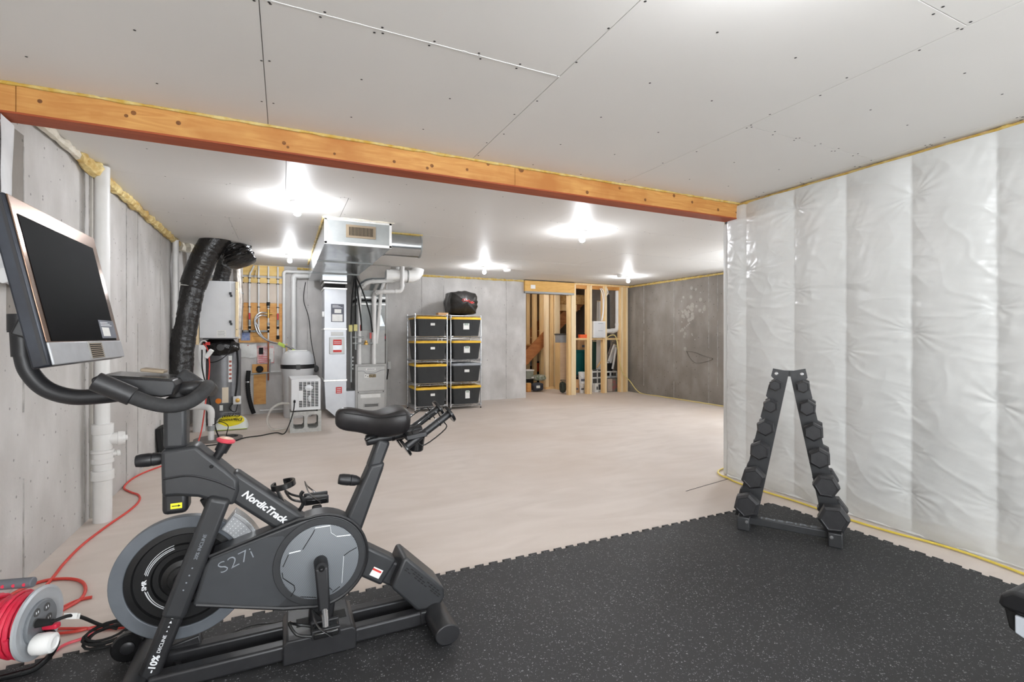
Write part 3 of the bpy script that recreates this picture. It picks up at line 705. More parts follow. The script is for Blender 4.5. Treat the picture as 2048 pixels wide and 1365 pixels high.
obj('pipe_clamp', MB().cyl((-.8, 6.88, .13), (-.8, 6.88, .19), .04, n=20), 'galvmat', sd_)
obj('check_wire', MB().tube(smooth([(-.78, 6.85, .2), (-.7, 6.82, .24), (-.62, 6.85, .18), (-.64, 6.9, .06), (-.6, 7.02, .03)], 6), .005, 6), 'dark', sd_)
# ---- salt bag
bagx, bagy = -.66, 7.72
sb0 = thing('salt_bag', 'yellow and white bag of water softener salt lying on the floor by the grey tank', 'bag', (bagx, bagy, 0))
def pil(p):
    return 1 + .05 * noise.noise(p * 3)
bgm = MB(); vs = []; fs = []; nx, ny = 22, 14
def salt(u, v):   # u,v in -1..1 ; a stuffed bag sloping up towards the wall
    e = max(0, (1 - abs(u) ** 4)) ** .5 * max(0, (1 - abs(v) ** 4)) ** .5
    return (bagx + u * .205, bagy + v * .14, .012 + e * (.115 + .085 * v) + .012 * noise.noise(Vector((u * 3, v * 3, 2))) * e)
for j in range(ny + 1):
    for i in range(nx + 1): vs.append(salt(i / nx * 2 - 1, j / ny * 2 - 1))
for j in range(ny):
    for i in range(nx): a = j * (nx + 1) + i; fs.append((a, a + 1, a + nx + 2, a + nx + 1))
k0 = len(vs); vs += [(x, y, 0.001) for x, y, z in vs]; fs += [tuple(i + k0 for i in f[::-1]) for f in fs]
bgm.add(vs, fs)
m = bpy.data.materials.new('salt_bag_print'); m.use_nodes = True; nt = m.node_tree; p = nt.nodes['Principled BSDF']; p.inputs['Roughness'].default_value = .35
tc = nt.nodes.new('ShaderNodeTexCoord'); mp = nt.nodes.new('ShaderNodeMapping'); mp.inputs['Scale'].default_value = (1 / .165, 1 / .115, 0)
ln = nt.nodes.new('ShaderNodeVectorMath'); ln.operation = 'LENGTH'; rr = nt.nodes.new('ShaderNodeValToRGB'); rr.color_ramp.interpolation = 'CONSTANT'
rr.color_ramp.elements[0].color = (*L((238, 218, 40)), 1); rr.color_ramp.elements[1].position = .96; rr.color_ramp.elements[1].color = (*L((226, 230, 222)), 1)
nt.links.new(tc.outputs['Object'], mp.inputs[0]); nt.links.new(mp.outputs[0], ln.inputs[0]); nt.links.new(ln.outputs['Value'], rr.inputs[0]); nt.links.new(rr.outputs[0], p.inputs['Base Color'])
sbag = obj('bag_body', bgm, m, sb0)
def on_bag(t, size, v):
    o = text(t, size, 'dark', sb0, plane_mtx((bagx, bagy + v * .14, .142 + .085 * v), (-1, 0, 0), (0, -1, -.607)), bold=.0012, shear=.2)
    return o
on_bag('Crystal', .075, .3); on_bag('Diamond', .075, -.18); on_bag('WATER SOFTENER SALT', .018, .62)
obj('bag_seam', MB().bar((bagx - .2, bagy - .145, .012), (bagx + .2, bagy - .145, .012), .02, .006), mat('lime_edge', (198, 214, 92), .5), sb0)

# ---- back wall boards, pipes and valves
rim = thing('rim_board', 'yellowish rim joist board above the white water pipes', 'board', (-.32, YB - .03, 2.16))
obj('board', MB().box(-.66, 0.0, YB - .03, YB, 2.28, H - .01), 'plyyellow', rim)
obj('nailer', MB().box(-.66, 0.0, YB - .045, YB - .005, 2.155, 2.24), 'plyyellow', rim)
obj('backing_sheet', MB().box(-.66, -.01, YB - .012, YB - .002, 1.83, 2.16), mat('tan_backing', (206, 192, 178), .8, 0, (214, 202, 188), 4), rim)
pb = thing('plywood_backboard', 'orange plywood backboard carrying the water manifold', 'board', (-.34, YB - .02, 1.17))
obj('board', MB().box(-.66, -.015, YB - .03, YB - .002, 1.175, 1.825), 'ply', pb, bevel=.002)
obj('blue_sticker', MB().box(-.63, -.5, YB - .034, YB - .03, 1.21, 1.35), 'blue', pb, sm=0)
for z in (1.285, 1.205): obj('hang_tag', MB().box(-.475, -.33, YB - .035, YB - .031, z, z + .065), 'tagor', pb, sm=0)
PX = [-.61, -.505, -.375, -.233, -.092]; PZ = [1.36, 1.36, 1.36, 1.2, 1.25]
yy = YB - .06
names = ['leftmost white water pipe on the plywood board, ending in a small elbow', 'second white water pipe on the plywood board, with a red valve', 'middle white water pipe on the plywood board', 'white water pipe with a black coupling and brass tee on the plywood board', 'rightmost white water pipe on the plywood board, with a red valve']
for i, (x, zz) in enumerate(zip(PX, PZ)):
    t = thing('water_pipe', names[i], 'pipe', (x, yy, zz), group='white water pipes on the plywood board')
    pts = [(x, yy, zz), (x, yy, 2.25), (x, yy, 2.43)]
    if i == 1: pts = [(x, yy, zz), (x, yy, 2.2), (x + .03, yy, 2.34), (x + .06, yy + .02, 2.43)]
    obj('pipe', MB().tube(smooth(pts, 5), .013 if i else .010, 12), 'pvc', t)
    for z in (2.22, 2.14, 1.75):
        obj('pipe_clip', MB().box(x - .022, x + .022, yy - .016, yy + .03, z, z + .012), 'dark', t)
    if i in (1, 4):
        z = 1.58; vv = obj('ball_valve', MB().cyl((x, yy, z - .08), (x, yy, z + .07), .02, n=14), 'galvmat', t)
        obj('valve_lever', MB().box(x - .012, x + .012, yy - .045, yy - .02, z - .03, z + .075), 'red', vv, bevel=.003)
    for z in ((1.48, 1.42) if i in (1, 3, 4) else ()):
        obj('fitting', MB().cyl((x, yy, z - .02), (x, yy, z + .02), .021, n=14), 'dark' if z == 1.42 else 'galvmat', t)
    if i == 3:
        obj('coupling', MB().cyl((x, yy, 1.78), (x, yy, 1.84), .026, n=14), 'dark', t)
        obj('brass_tee', MB().cyl((x, yy, 1.58), (x, yy, 1.72), .022, n=14).cyl((x - .06, yy, 1.65), (x + .06, yy, 1.65), .016, n=12), 'brass', t)
        obj('drain_tail', MB().cyl((x, yy, .55), (x, yy, 1.2), .012, n=10), 'copper', t)
    if i == 2: obj('paper_tag', MB().bar((x - .03, yy - .03, 2.36), (x - .05, yy - .04, 2.22), .002, .06, (0, 1, 0)), 'paper', t)
    if i == 4: obj('fitting', MB().cyl((x, yy, 1.23), (x, yy, 1.29), .024, n=14), 'dark', t)
mn = thing('water_manifold', 'horizontal row of pipe fittings joining the water pipes', 'manifold', (-.4, yy, 1.36))
obj('manifold_tube', MB().cyl((-.61, yy - .005, 1.36), (-.233, yy - .005, 1.36), .015, n=12), 'galvmat', mn)
for k, x in enumerate([-.61, -.56, -.505, -.44, -.375, -.3, -.233]):
    obj('fitting', MB().cyl((x - .014, yy - .005, 1.36), (x + .014, yy - .005, 1.36), .022, n=12), ('dark', 'galvmat')[k % 2], mn)
fh = thing('braided_hose', 'pair of braided steel hoses looping from the plywood board to the softener', 'hose', (-.2, yy - .05, 1.15))
for dz, dx in ((0, 0), (-.045, .03)):
    obj('hose', MB().tube(smooth([(-.25, yy, 1.66 + dz), (-.35, yy - .04, 1.66 + dz), (-.42, yy - .06, 1.58 + dz), (-.42 + dx, yy - .08, 1.45), (-.36 + dx, yy - .1, 1.3), (-.22, yy - .14, 1.2), (-.05, yy - .2, 1.15), (.1 + dx, yy - .32, 1.08), (.2 + dx, yy - .42, .99)], 6), .0135, 10), 'steel', fh)
for x, y, z in ((-.03, yy - .2, 1.145), (.17, yy - .38, 1.03)):
    obj('green_tape', MB().bar((x - .05, y + .02, z + .02), (x + .05, y - .04, z - .035), .04, .05), 'green', fh, bevel=.006)
sn_ = thing('paper_bag_packet', 'white plastic packet pinned under the plywood board', 'packet', (-.55, YB - .02, .93))
pk = MB(); vs = []; fs = []
for j in range(7):
    for i in range(9):
        u, v = i / 8, j / 6; vs.append((-.66 + u * .26 + .012 * math.sin(v * 5), YB - .012 - .02 * math.sin(PI * u) * math.sin(PI * v) - .004 * noise.noise(Vector((u * 4, v * 4, 0))), .93 + v * .22 + .01 * math.sin(u * 7)))
for j in range(6):
    for i in range(8): a = j * 9 + i; fs.append((a, a + 1, a + 10, a + 9))
pk.add(vs, fs); obj('packet_body', pk, 'paper', sn_); obj('pin', MB().lathe([(.008, 0), (.005, .006)], (-.53, YB - .03, 1.13), (0, -1, 0), 8), 'red', sn_)
dpk = thing('document_pouch', 'clear document pouch with red and white papers hung beside the copper pipe', 'document', (-.27, YB - .03, .83))
obj('pouch', MB().box(-.4, -.15, YB - .02, YB - .008, .83, 1.12), mat('pouch_pink', (226, 206, 202), .4, 0, (196, 120, 120), 14), dpk, bevel=.002)
obj('dark_photo', MB().box(-.375, -.31, YB - .022, YB - .02, .98, 1.09), 'dark', dpk, sm=0)
obj('white_sheet', MB().box(-.235, -.16, YB - .022, YB - .02, .85, 1.08), 'paper', dpk, sm=0)
for k in range(4): obj('red_print', MB().box(-.38, -.25, YB - .0215, YB - .02, .845 + k * .03, .86 + k * .03), mat('soft_red', (206, 110, 110), .6), dpk, sm=0)
lb_ = thing('valve_board', 'narrow upright plywood board low on the wall carrying a small black pump', 'board', (-.37, YB - .02, .15))
obj('board', MB().box(-.45, -.27, YB - .02, YB - .002, .16, .72), 'ply', lb_)
obj('top_block', MB().box(-.47, -.25, YB - .035, YB - .01, .68, .82), 'ply', lb_)
obj('pump', MB().lathe([(.05, 0), (.055, .03), (.04, .07), (.01, .075)], (-.36, YB - .035, .74), (0, -1, 0), 18), 'dark', lb_)
obj('valve_body', MB().cyl((-.5, YB - .06, .66), (-.22, YB - .06, .68), .015).cyl((-.22, YB - .06, .68), (-.21, YB - .06, .9), .013), 'galvmat', lb_)
bh = thing('black_hose', 'black corrugated drain hose hanging beside the narrow board', 'hose', (-.4, YB - .1, .02))
P = smooth([(-.52, YB - .06, .72), (-.53, YB - .08, .55), (-.52, YB - .1, .35), (-.48, YB - .12, .15), (-.44, YB - .14, .03)], 12)
obj('hose', MB().tube(P, .03, 12, radii=[.03 + .004 * (i % 2) for i in range(len(P))]), 'dark', bh)
obj('hose_clamp', MB().cyl((-.53, YB - .08, .53), (-.53, YB - .08, .55), .037), 'steel', bh)
skp = thing('floor_drain_line', 'thin white pipe running along the foot of the back wall', 'pipe', (-.15, YB - .05, .05))
obj('pipe', MB().cyl((-.36, YB - .05, .06), (.05, YB - .05, .06), .016), 'pvc', skp); obj('pipe', MB().cyl((-.2, YB - .03, .69), (.05, YB - .03, .69), .012), 'pvc', skp)
# ---- tall PVC flues left of the return duct
for x, r, zt, zb, lab in ((.0, .026, 2.36, .3, 'slimmer of two tall white pipes bending under the ceiling beside the plywood board'), (.147, .041, 2.29, .9, 'thicker of two tall white pipes bending under the ceiling beside the plywood board')):
    t = thing('flue_pipe', lab, 'pipe', (x, 8.9, zb), group='tall white flue pipes')
    y0 = 8.93 if r < .03 else 8.88
    obj('vertical_run', MB().cyl((x, y0, zb), (x, y0, zt - .06), r, n=20), 'pvc', t)
    obj('elbow', MB().tube(smooth([(x, y0, zt - .1), (x, y0, zt - .03), (x + .03, y0, zt), (x + .1, y0, zt)], 6), r * 1.14, 20), 'pvc', t)
    obj('horizontal_run', MB().cyl((x + .08, y0, zt), (.52, y0, zt + .01), r, n=20), 'pvc', t)
obj('conduit_strip', MB().box(.02, .05, YB - .03, YB, 0, 1.15), 'stud', thing('nailing_strip', 'upright wooden strip behind the dehumidifier', 'board', (.035, YB - .02, 0)))
# ---- water softener
ws = thing('water_softener', 'white barrel-shaped water softener with a black band behind the dehumidifier', 'water softener', (.19, 8.45, 0))
wx, wy = .2, 8.45
obj('tank_body', MB().lathe([(.2, 0), (.21, .02), (.215, .6), (.235, .7), (.245, .78)], (wx, wy, 0), (0, 0, 1), 40), 'whitemetal', ws)
obj('band', MB().lathe([(.246, .77), (.25, .775), (.25, .83), (.246, .835)], (wx, wy, 0), (0, 0, 1), 40), 'blk', ws)
obj('head_cover', MB().lathe([(.246, .835), (.244, .9), (.225, .98), (.19, 1.03), (.16, 1.045), (.002, 1.05)], (wx, wy, 0), (0, 0, 1), 40), 'whitemetal', ws)
obj('lid_panel', MB().box(wx - .14, wx + .14, wy - .12, wy + .1, 1.04, 1.056), 'white', ws, bevel=.01)
obj('band_chevron', MB().bar((wx - .03, wy - .25, .80), (wx + .03, wy - .25, .80), .006, .08), 'darkgrey', ws, bevel=.002)
# ---- dehumidifier on a concrete block
cb = thing('concrete_block', 'grey hollow concrete block under the dehumidifier', 'block', (.265, 7.2, 0))
X0, X1, Y0, Y1, Z1 = .07, .455, 7.0, 7.38, .275
c1 = MB()
c1.box(X0, X1, Y0, Y1, 0, .05); c1.box(X0, X1, Y0, Y1, Z1 - .045, Z1)
for a, b in ((X0, X0 + .04), ((X0 + X1) / 2 - .02, (X0 + X1) / 2 + .02), (X1 - .04, X1)): c1.box(a, b, Y0, Y1, .05, Z1 - .045)
obj('block_body', c1, 'cblock', cb, sm=0)
fl_ = MB()
for cx_ in (X0 + .04, (X0 + X1) / 2 - .02, (X0 + X1) / 2 + .02, X1 - .04):
    for cz_ in (.05, Z1 - .045):
        fl_.bar((cx_, Y0 + .001, cz_), (cx_, Y1 - .001, cz_), .03, .03, (1, 0, 1))
obj('core_fillet', fl_, 'cblock', cb, sm=0)
dh = thing('dehumidifier', 'white dehumidifier with a front grille standing on the concrete block', 'dehumidifier', (.27, 7.2, Z1))
dx0, dx1, dy0, dy1, dz0, dz1 = .085, .445, 6.98, 7.34, .295, .71
obj('case', MB().add([(dx0 - .03, dy1, dz0), (dx1 - .02, dy1, dz0), (dx1, dy0, dz0), (dx0, dy0, dz0), (dx0 - .03, dy1, dz1 + .02), (dx1 - .02, dy1, dz1 + .02), (dx1, dy0, dz1), (dx0, dy0, dz1)], [(0, 1, 2, 3), (4, 7, 6, 5), (0, 4, 5, 1), (1, 5, 6, 2), (2, 6, 7, 3), (3, 7, 4, 0)]), 'whitemetal', dh, bevel=.008)
gx0, gx1, gz0, gz1 = .175, .42, .335, .67
obj('grille_backing', MB().box(gx0, gx1, dy0 - .001, dy0 + .001, gz0, gz1), 'dark', dh, sm=0)
obj('fan_blade', MB().sph((.3, dy0 - .002, .59), .05, (1, .05, .8)).sph((.31, dy0 - .002, .45), .04, (.5, .05, 1)), 'silver', dh)
for k in range(16): z = gz0 + (gz1 - gz0) * (k + .2) / 16; obj('grille_bar', MB().box(gx0 - .002, gx1 + .002, dy0 - .007, dy0 - .001, z, z + .0065), 'whitemetal', dh, sm=0)
for k in range(6): x = gx0 + (gx1 - gx0) * k / 5; obj('grille_post', MB().box(x - .004, x + .004, dy0 - .008, dy0 - .001, gz0 - .004, gz1 + .004), 'whitemetal', dh, sm=0)
obj('grille_corner', MB().box(gx0 - .003, gx0 + .05, dy0 - .009, dy0 - .001, .43, .56), 'whitemetal', dh, sm=0)
for x in (.13, .4): obj('foot', MB().box(x - .012, x + .012, dy0 + .02, dy0 + .05, Z1, dz0), 'dark', dh)
obj('socket', MB().box(.118, .132, dy0 - .003, dy0 + .001, .4, .44), 'dark', dh)
obj('side_badge', MB().lathe([(.02, 0), (.018, .002)], (dx0 - .005, dy0 + .1, .6), (-1, -.08, 0), 14), 'brass', dh)
obj('drain_hose', MB().tube(smooth([(.07, 7.2, .37), (-.05, 7.15, .38), (-.16, 7.15, .3), (-.2, 7.18, .15), (-.14, 7.25, .03), (.02, 7.3, .02)], 6), .014, 8), 'clear', dh)
# ---- return air column
ra = thing('return_air_duct', 'tall bright metal return air column with red and white labels', 'duct', (.72, 8.2, 0))
RX0, RX1, RY0, RY1 = .565, .885, 8.0, 8.55
obj('boot', MB().add([(.585, RY0, .16), (RX1, RY0, .002), (RX1, RY1, .002), (RX0, RY1, .002), (RX0, RY0, .58), (RX1, RY0, .58), (RX1, RY1, .58), (RX0, RY1, .58), (.75, RY0, .002), (.75, RY1, .002), (.585, RY1, .16)],
    [(4, 5, 1, 8, 0), (5, 6, 2, 1), (7, 10, 9, 2, 6), (4, 0, 10, 7), (0, 8, 9, 10), (8, 1, 2, 9), (4, 7, 6, 5)]), 'whitemetal2', ra, sm=0)
obj('filter_section', MB().box(RX0, RX1, RY0, RY1, .6, 1.38), 'whitemetal2', ra, sm=0)
obj('upper_section', MB().box(RX0, RX1, RY0, RY1, 1.4, 2.02), 'whitemetal2', ra, sm=0)
obj('neck', MB().box(RX0 + .01, RX1 - .01, RY0 + .02, RY1 - .02, 2.03, 2.1), 'dark', ra, sm=0)
for z in (.59, 1.39, 2.02, 2.11): obj('flange', MB().box(RX0 - .012, RX1 + .012, RY0 - .014, RY1 + .01, z - .014, z + .014), 'tape', ra, bevel=.003)
obj('neck_flange', MB().box(RX0 - .03, RX1 + .005, RY0 - .03, RY1, 2.14, 2.19), 'galv', ra, sm=0)
obj('instruction_label', MB().box(.66, .85, RY0 - .002, RY0, 1.5, 1.78), 'paperink', ra, sm=0)
obj('label_panel', MB().box(.675, .83, RY0 - .003, RY0 - .002, 1.51, 1.62), 'paper', ra, sm=0)
obj('label_panel', MB().box(.71, .81, RY0 - .003, RY0 - .002, 1.64, 1.7), 'paper', ra, sm=0)
for k in range(3): obj('label_line', MB().box(.68, .83 - .03 * k, RY0 - .003, RY0 - .002, 1.725 + .015 * k, 1.731 + .015 * k), 'print', ra, sm=0)
dr = obj('filter_door', MB().box(.635, .855, RY0 - .03, RY0, 1.0, 1.26), 'furnlite', ra, bevel=.005)
obj('door_label', MB().box(.685, .815, RY0 - .032, RY0 - .03, 1.03, 1.225), 'silver', dr, sm=0)
obj('red_panel', MB().box(.687, .813, RY0 - .034, RY0 - .032, 1.14, 1.225), 'red', dr, sm=0)
obj('red_panel', MB().box(.687, .813, RY0 - .034, RY0 - .032, 1.03, 1.065), 'red', dr, sm=0)
for k in range(2): obj('label_line', MB().box(.7, .8, RY0 - .035, RY0 - .034, 1.165 + .025 * k, 1.172 + .025 * k), 'print', dr, sm=0)
obj('access_plate', MB().box(.66, .84, RY0 - .006, RY0, 1.285, 1.345), 'furnlite', ra, bevel=.002)
rl = obj('red_notice', MB().box(.73, .82, RY0 - .002, RY0, .385, .485), 'red', ra, sm=0)
for k in range(3): obj('label_line', MB().box(.745, .805, RY0 - .003, RY0 - .002, .4 + .027 * k, .41 + .027 * k), 'print', rl, sm=0)
obj('thermostat_box', MB().box(RX0 - .03, RX0, RY0 + .02, RY0 + .1, 1.58, 1.66), 'white', ra, bevel=.003)
wl_ = thing('loose_cable', 'thin dark cable dangling down the concrete beside the return air column', 'cable', (.42, YB - .05, 0))
obj('cable', MB().tube(smooth([(.33, YB - .02, 2.2), (.3, YB - .05, 1.9), (.38, YB - .04, 1.6), (.42, YB - .05, 1.2), (.48, YB - .05, .85), (.5, YB - .04, .7)], 6), .006, 6), 'dark', wl_)
obj('junction', MB().sph((.5, YB - .06, .72), .04, (1, .8, 1.5), fn=lump), 'darkgrey', wl_)
# ---- galvanised trunk duct under the ceiling
td = thing('supply_trunk', 'large galvanised rectangular duct with a tan register hanging under the ceiling', 'duct', (.69, 5.1, 2.19))
TX0, TX1, TZ = .362, 1.008, 2.19
for y0, y1 in ((5.1, 6.28), (6.285, 7.48), (7.485, 8.62)):
    t = MB(); t.box(TX0, TX1, y0, y1, TZ, H - .004)
    sec = obj('duct_section', t, 'galv', td, sm=0)
    cx_, cy_ = (TX0 + TX1) / 2, (y0 + y1) / 2   # shallow cross-break on the underside
    obj('cross_break', MB().add([(TX0 + .01, y0 + .01, TZ - .0005), (TX1 - .01, y0 + .01, TZ - .0005), (TX1 - .01, y1 - .01, TZ - .0005), (TX0 + .01, y1 - .01, TZ - .0005), (cx_, cy_, TZ - .014)], [(0, 1, 4), (1, 2, 4), (2, 3, 4), (3, 0, 4), (3, 2, 1, 0)]), 'galv', sec, sm=0)
for y in (6.28, 7.48): obj('drive_cleat', MB().box(TX0 - .008, TX1 + .008, y - .012, y + .016, TZ - .012, TZ + .002), 'galvmat', td, bevel=.003)
obj('end_plate', MB().box(TX0 + .002, TX1 - .002, 5.092, 5.1, TZ + .002, H - .006), 'galvmat', td, sm=0)
tpm = MB()
for (a, b, c, d) in ((TX0, TX1, TZ - .004, TZ + .022), (TX0, TX1, H - .03, H - .006)): tpm.box(a - .003, b + .003, 5.086, 5.094, c, d)
tpm.box(TX0 - .004, TX0 + .02, 5.086, 5.096, TZ, H - .01); tpm.box(TX1 - .02, TX1 + .004, 5.086, 5.096, TZ, H - .01)
obj('foil_tape', tpm, 'tape', td, sm=0)
obj('foam_bead', bead((TX0 - .01, 5.08, H - .006), (TX1 + .03, 5.08, H - .006), .009, .9, .025, 15), 'foamg', td)
obj('foam_bead', bead((TX0 - .008, 5.1, H - .008), (TX0 - .008, 8.6, H - .008), .013, 1.0, .04, 17), 'foam', td)
rg = obj('register', MB().box(.56, .85, 5.084, 5.092, TZ + .075, TZ + .205), 'tan', td, bevel=.003)
obj('register_backing', MB().box(.585, .825, 5.081, 5.0845, TZ + .098, TZ + .182), 'dark', rg, sm=0)
for k in range(19): x = .588 + .234 * k / 18; obj('louver', MB().box(x - .0022, x + .0022, 5.0765, 5.082, TZ + .096, TZ + .184), 'tan', rg, sm=0)
# round branch
rd = thing('round_duct', 'short round galvanised duct branching right from the big trunk', 'duct', (1.2, 5.62, 2.19))
obj('duct_pipe', MB().cyl((1.0, 5.6, 2.325), (1.43, 5.6, 2.325), .128, n=40), 'galv', rd)
obj('end_bead', MB().cyl((1.425, 5.6, 2.325), (1.44, 5.6, 2.325), .133, n=40), 'galvmat', rd)
obj('start_collar', MB().cyl((1.0, 5.6, 2.325), (1.03, 5.6, 2.325), .134, n=40), 'galvmat', rd)
obj('foam_bead', bead((1.0, 5.55, H - .004), (1.46, 5.55, H - .004), .01, .8, .03, 19), 'foamy', rd)
wd = thing('white_branch_duct', 'white round branch duct with an elbow end below the ceiling left of the storage racks', 'duct', (1.9, 8.3, 2.2))
obj('duct_pipe', MB().cyl((1.55, 8.3, 2.31), (1.93, 8.3, 2.31), .105, n=30), 'white', wd)
obj('elbow', MB().tube([(1.92, 8.3, 2.31), (1.99, 8.3, 2.315), (2.05, 8.3, 2.34), (2.09, 8.3, 2.39), (2.1, 8.3, 2.45)], .108, 24), 'white', wd, sm=20)
obj('collar', MB().cyl((1.9, 8.3, 2.31), (1.925, 8.3, 2.31), .11, n=30), 'galvmat', wd)
# ---- supply plenum, coil box and furnace
fu = thing('furnace', 'grey upright gas furnace with two front panels', 'furnace', (1.33, 8.6, 0))
FX0, FX1, FY0, FY1, FZ = 1.07, 1.585, 8.4, 8.95, .815
obj('cabinet', MB().box(FX0, FX1, FY0, FY1, 0, FZ), 'furn', fu, bevel=.005)
up = obj('upper_panel', MB().box(FX0 + .035, FX1 - .03, FY0 - .014, FY0, .36, FZ - .04), 'furnlite', fu, bevel=.006)
obj('logo_badge', MB().box(1.24, 1.40, FY0 - .017, FY0 - .014, .705, .74), 'white', up, bevel=.006)
text('LENNOX', .03, 'paperink', up, front(1.32, FY0 - .0176, .7225), bold=.0006)
obj('lower_panel', MB().box(FX0 + .035, FX1 - .03, FY0 - .012, FY0, .02, .32), 'furnlite', fu, bevel=.006)
obj('swoosh_line', MB().tube(smooth([(1.11, FY0 - .015, .70), (1.2, FY0 - .015, .695), (1.235, FY0 - .015, .665), (1.27, FY0 - .015, .655), (1.38, FY0 - .015, .66), (1.48, FY0 - .015, .7), (1.55, FY0 - .015, .71)], 5), .003, 5), 'paperink', up)
obj('rating_label', MB().box(1.215, 1.29, FY0 - .016, FY0 - .014, .585, .64), 'paper', up, sm=0)
obj('warning_label', MB().box(1.29, 1.405, FY0 - .016, FY0 - .014, .585, .64), mat('warning_print', (176, 158, 120), .6, 0, (70, 66, 60), 60), up, sm=0)
obj('rating_mark', MB().lathe([(.008, 0), (.008, .001)], (1.235, FY0 - .016, .618), (0, -1, 0), 8).lathe([(.008, 0), (.008, .001)], (1.27, FY0 - .016, .605), (0, -1, 0), 8), 'dark', up, sm=0)
obj('model_label', MB().box(1.155, 1.48, FY0 - .0135, FY0 - .012, .245, .305), 'paper', fu, sm=0)
for x in (1.12, 1.53): obj('panel_screw', MB().lathe([(.009, 0), (.006, .004)], (x, FY0, .342), (0, -1, 0), 8), 'dark', fu)
obj('vent_plate', MB().box(1.2, 1.46, FY0 - .016, FY0 - .012, .09, .15), 'furn', fu, bevel=.002)
for k in range(2): obj('vent_slot', MB().box(1.22, 1.44, FY0 - .018, FY0 - .016, .1 + k * .022, .112 + k * .022), 'dark', fu, sm=0)
obj('coil_case', MB().box(1.09, 1.56, 8.42, 8.93, FZ, 1.38), 'furn', fu, bevel=.004)
obj('plenum', MB().box(1.09, 1.56, 8.42, 8.93, 1.38, 2.05), 'galvmat', fu, sm=0)
obj('plenum_seam', MB().box(1.085, 1.565, 8.41, 8.94, 1.86, 1.9), 'dark', fu, sm=0)
for z in (1.93, 1.82): obj('plenum_flange', MB().box(1.08, 1.57, 8.4, 8.94, z - .015, z + .015), 'tape', fu, bevel=.002)
tr_ = MB(); tr_.add([(1.09, 8.42, 2.05), (1.56, 8.42, 2.05), (1.56, 8.93, 2.05), (1.09, 8.93, 2.05), (.98, 8.2, 2.45), (1.62, 8.2, 2.45), (1.62, 8.93, 2.45), (.98, 8.93, 2.45)], [(0, 1, 5, 4), (1, 2, 6, 5), (2, 3, 7, 6), (3, 0, 4, 7), (4, 5, 6, 7), (3, 2, 1, 0)])
obj('transition', tr_, 'galv', fu, sm=0)
obj('cross_crease', MB().add([(1.33, 8.415, 1.45), (1.56, 8.418, 1.45), (1.45, 8.41, 1.78)], [(0, 1, 2)]), 'galv', fu, sm=0)
obj('side_cover', MB().box(.9, 1.07, 8.42, 8.9, .02, .37), 'whitemetal2', fu, sm=0)
# furnace flues
def run(name, lab, pts, r, m='pvc', cat='pipe', collars=(), sub=5):
    t = thing(name, lab, cat, pts[0])
    P = [V(pts[0])]
    for i in range(1, len(pts) - 1):     # straight runs with short swept bends
        a, b, c = V(pts[i - 1]), V(pts[i]), V(pts[i + 1]); q = min(r * 2.2, (a - b).length * .45, (c - b).length * .45)
        s0 = b + (a - b).normalized() * q; s1 = b + (c - b).normalized() * q
        for k in range(sub + 1):
            u = k / sub; P.append(s0 * (1 - u) ** 2 + b * 2 * u * (1 - u) + s1 * u * u)
    P.append(V(pts[-1]))
    obj('pipe', MB().tube(P, r, 18), m, t)
    for i in range(1, len(pts) - 1):
        b = V(pts[i])
        for o in (V(pts[i - 1]), V(pts[i + 1])):
            d = (o - b).normalized(); q = min(r * 2.2, (o - b).length * .45)
            obj('socket', MB().cyl(b + d * q, b + d * (q + r * 1.1), r * 1.16, n=18), m, t)
    return t
run('intake_pipe', 'white furnace pipe farther left, turning right under the duct then up', [(1.13, 8.36, FZ), (1.13, 8.36, 2.06), (1.253, 8.3, 2.182), (1.74, 8.3, 2.223), (1.748, 8.3, 2.513)], .034)
run('exhaust_pipe', 'white furnace pipe farther right, with a long sideways run and upturned end', [(1.355, 8.3, FZ), (1.36, 8.3, 1.98), (1.415, 8.2, 2.014), (1.803, 8.2, 2.038), (1.811, 8.2, 2.528)], .036)
run('condensate_drain', 'slanted white pipe behind the furnace pipes, reaching down from the ceiling', [(1.586, 8.33, 2.32), (1.478, 8.33, 2.061), (1.462, 8.33, 1.825), (1.404, 8.33, 1.153)], .028)
rfl = run('refrigerant_line', 'thin copper line with a black filter drier right of the furnace', [(1.542, 8.5, 1.993), (1.551, 8.5, 1.477), (1.551, 8.5, 1.132), (1.458, 8.5, 0.936)], .008, 'copper', 'pipe')
obj('filter_drier', MB().cyl((1.547, 8.48, 1.322), (1.547, 8.48, 1.193), .035, n=16), 'dark', rfl)
obj('drier_band', MB().cyl((1.547, 8.48, 1.279), (1.547, 8.48, 1.236), .037, n=16), 'pinkcord', rfl)
run('white_conduit', 'slim white conduit running down the concrete right of the furnace', [(1.677, 8.9, 2.481), (1.677, 8.9, 1.577), (1.677, 8.9, 0.023)], .011)
sw = thing('disconnect_switch', 'small white electrical switch box right of the furnace', 'switch box', (1.694, 8.85, 0.586))
obj('box', MB().box(1.685, 1.745, 8.83, 8.97, .69, .82), 'white', sw, bevel=.004); obj('cover', MB().box(1.69, 1.74, 8.822, 8.83, .7, .81), 'furnlite', sw, bevel=.002)
obj('lead', MB().tube(smooth([(1.7, 8.85, .7), (1.69, 8.85, .6), (1.68, 8.87, .5)], 4), .01, 6), 'dark', sw)
bc = thing('black_cables', 'black cables fanning down from the duct in front of the furnace', 'cable', (1.066, 8.15, 1.141))
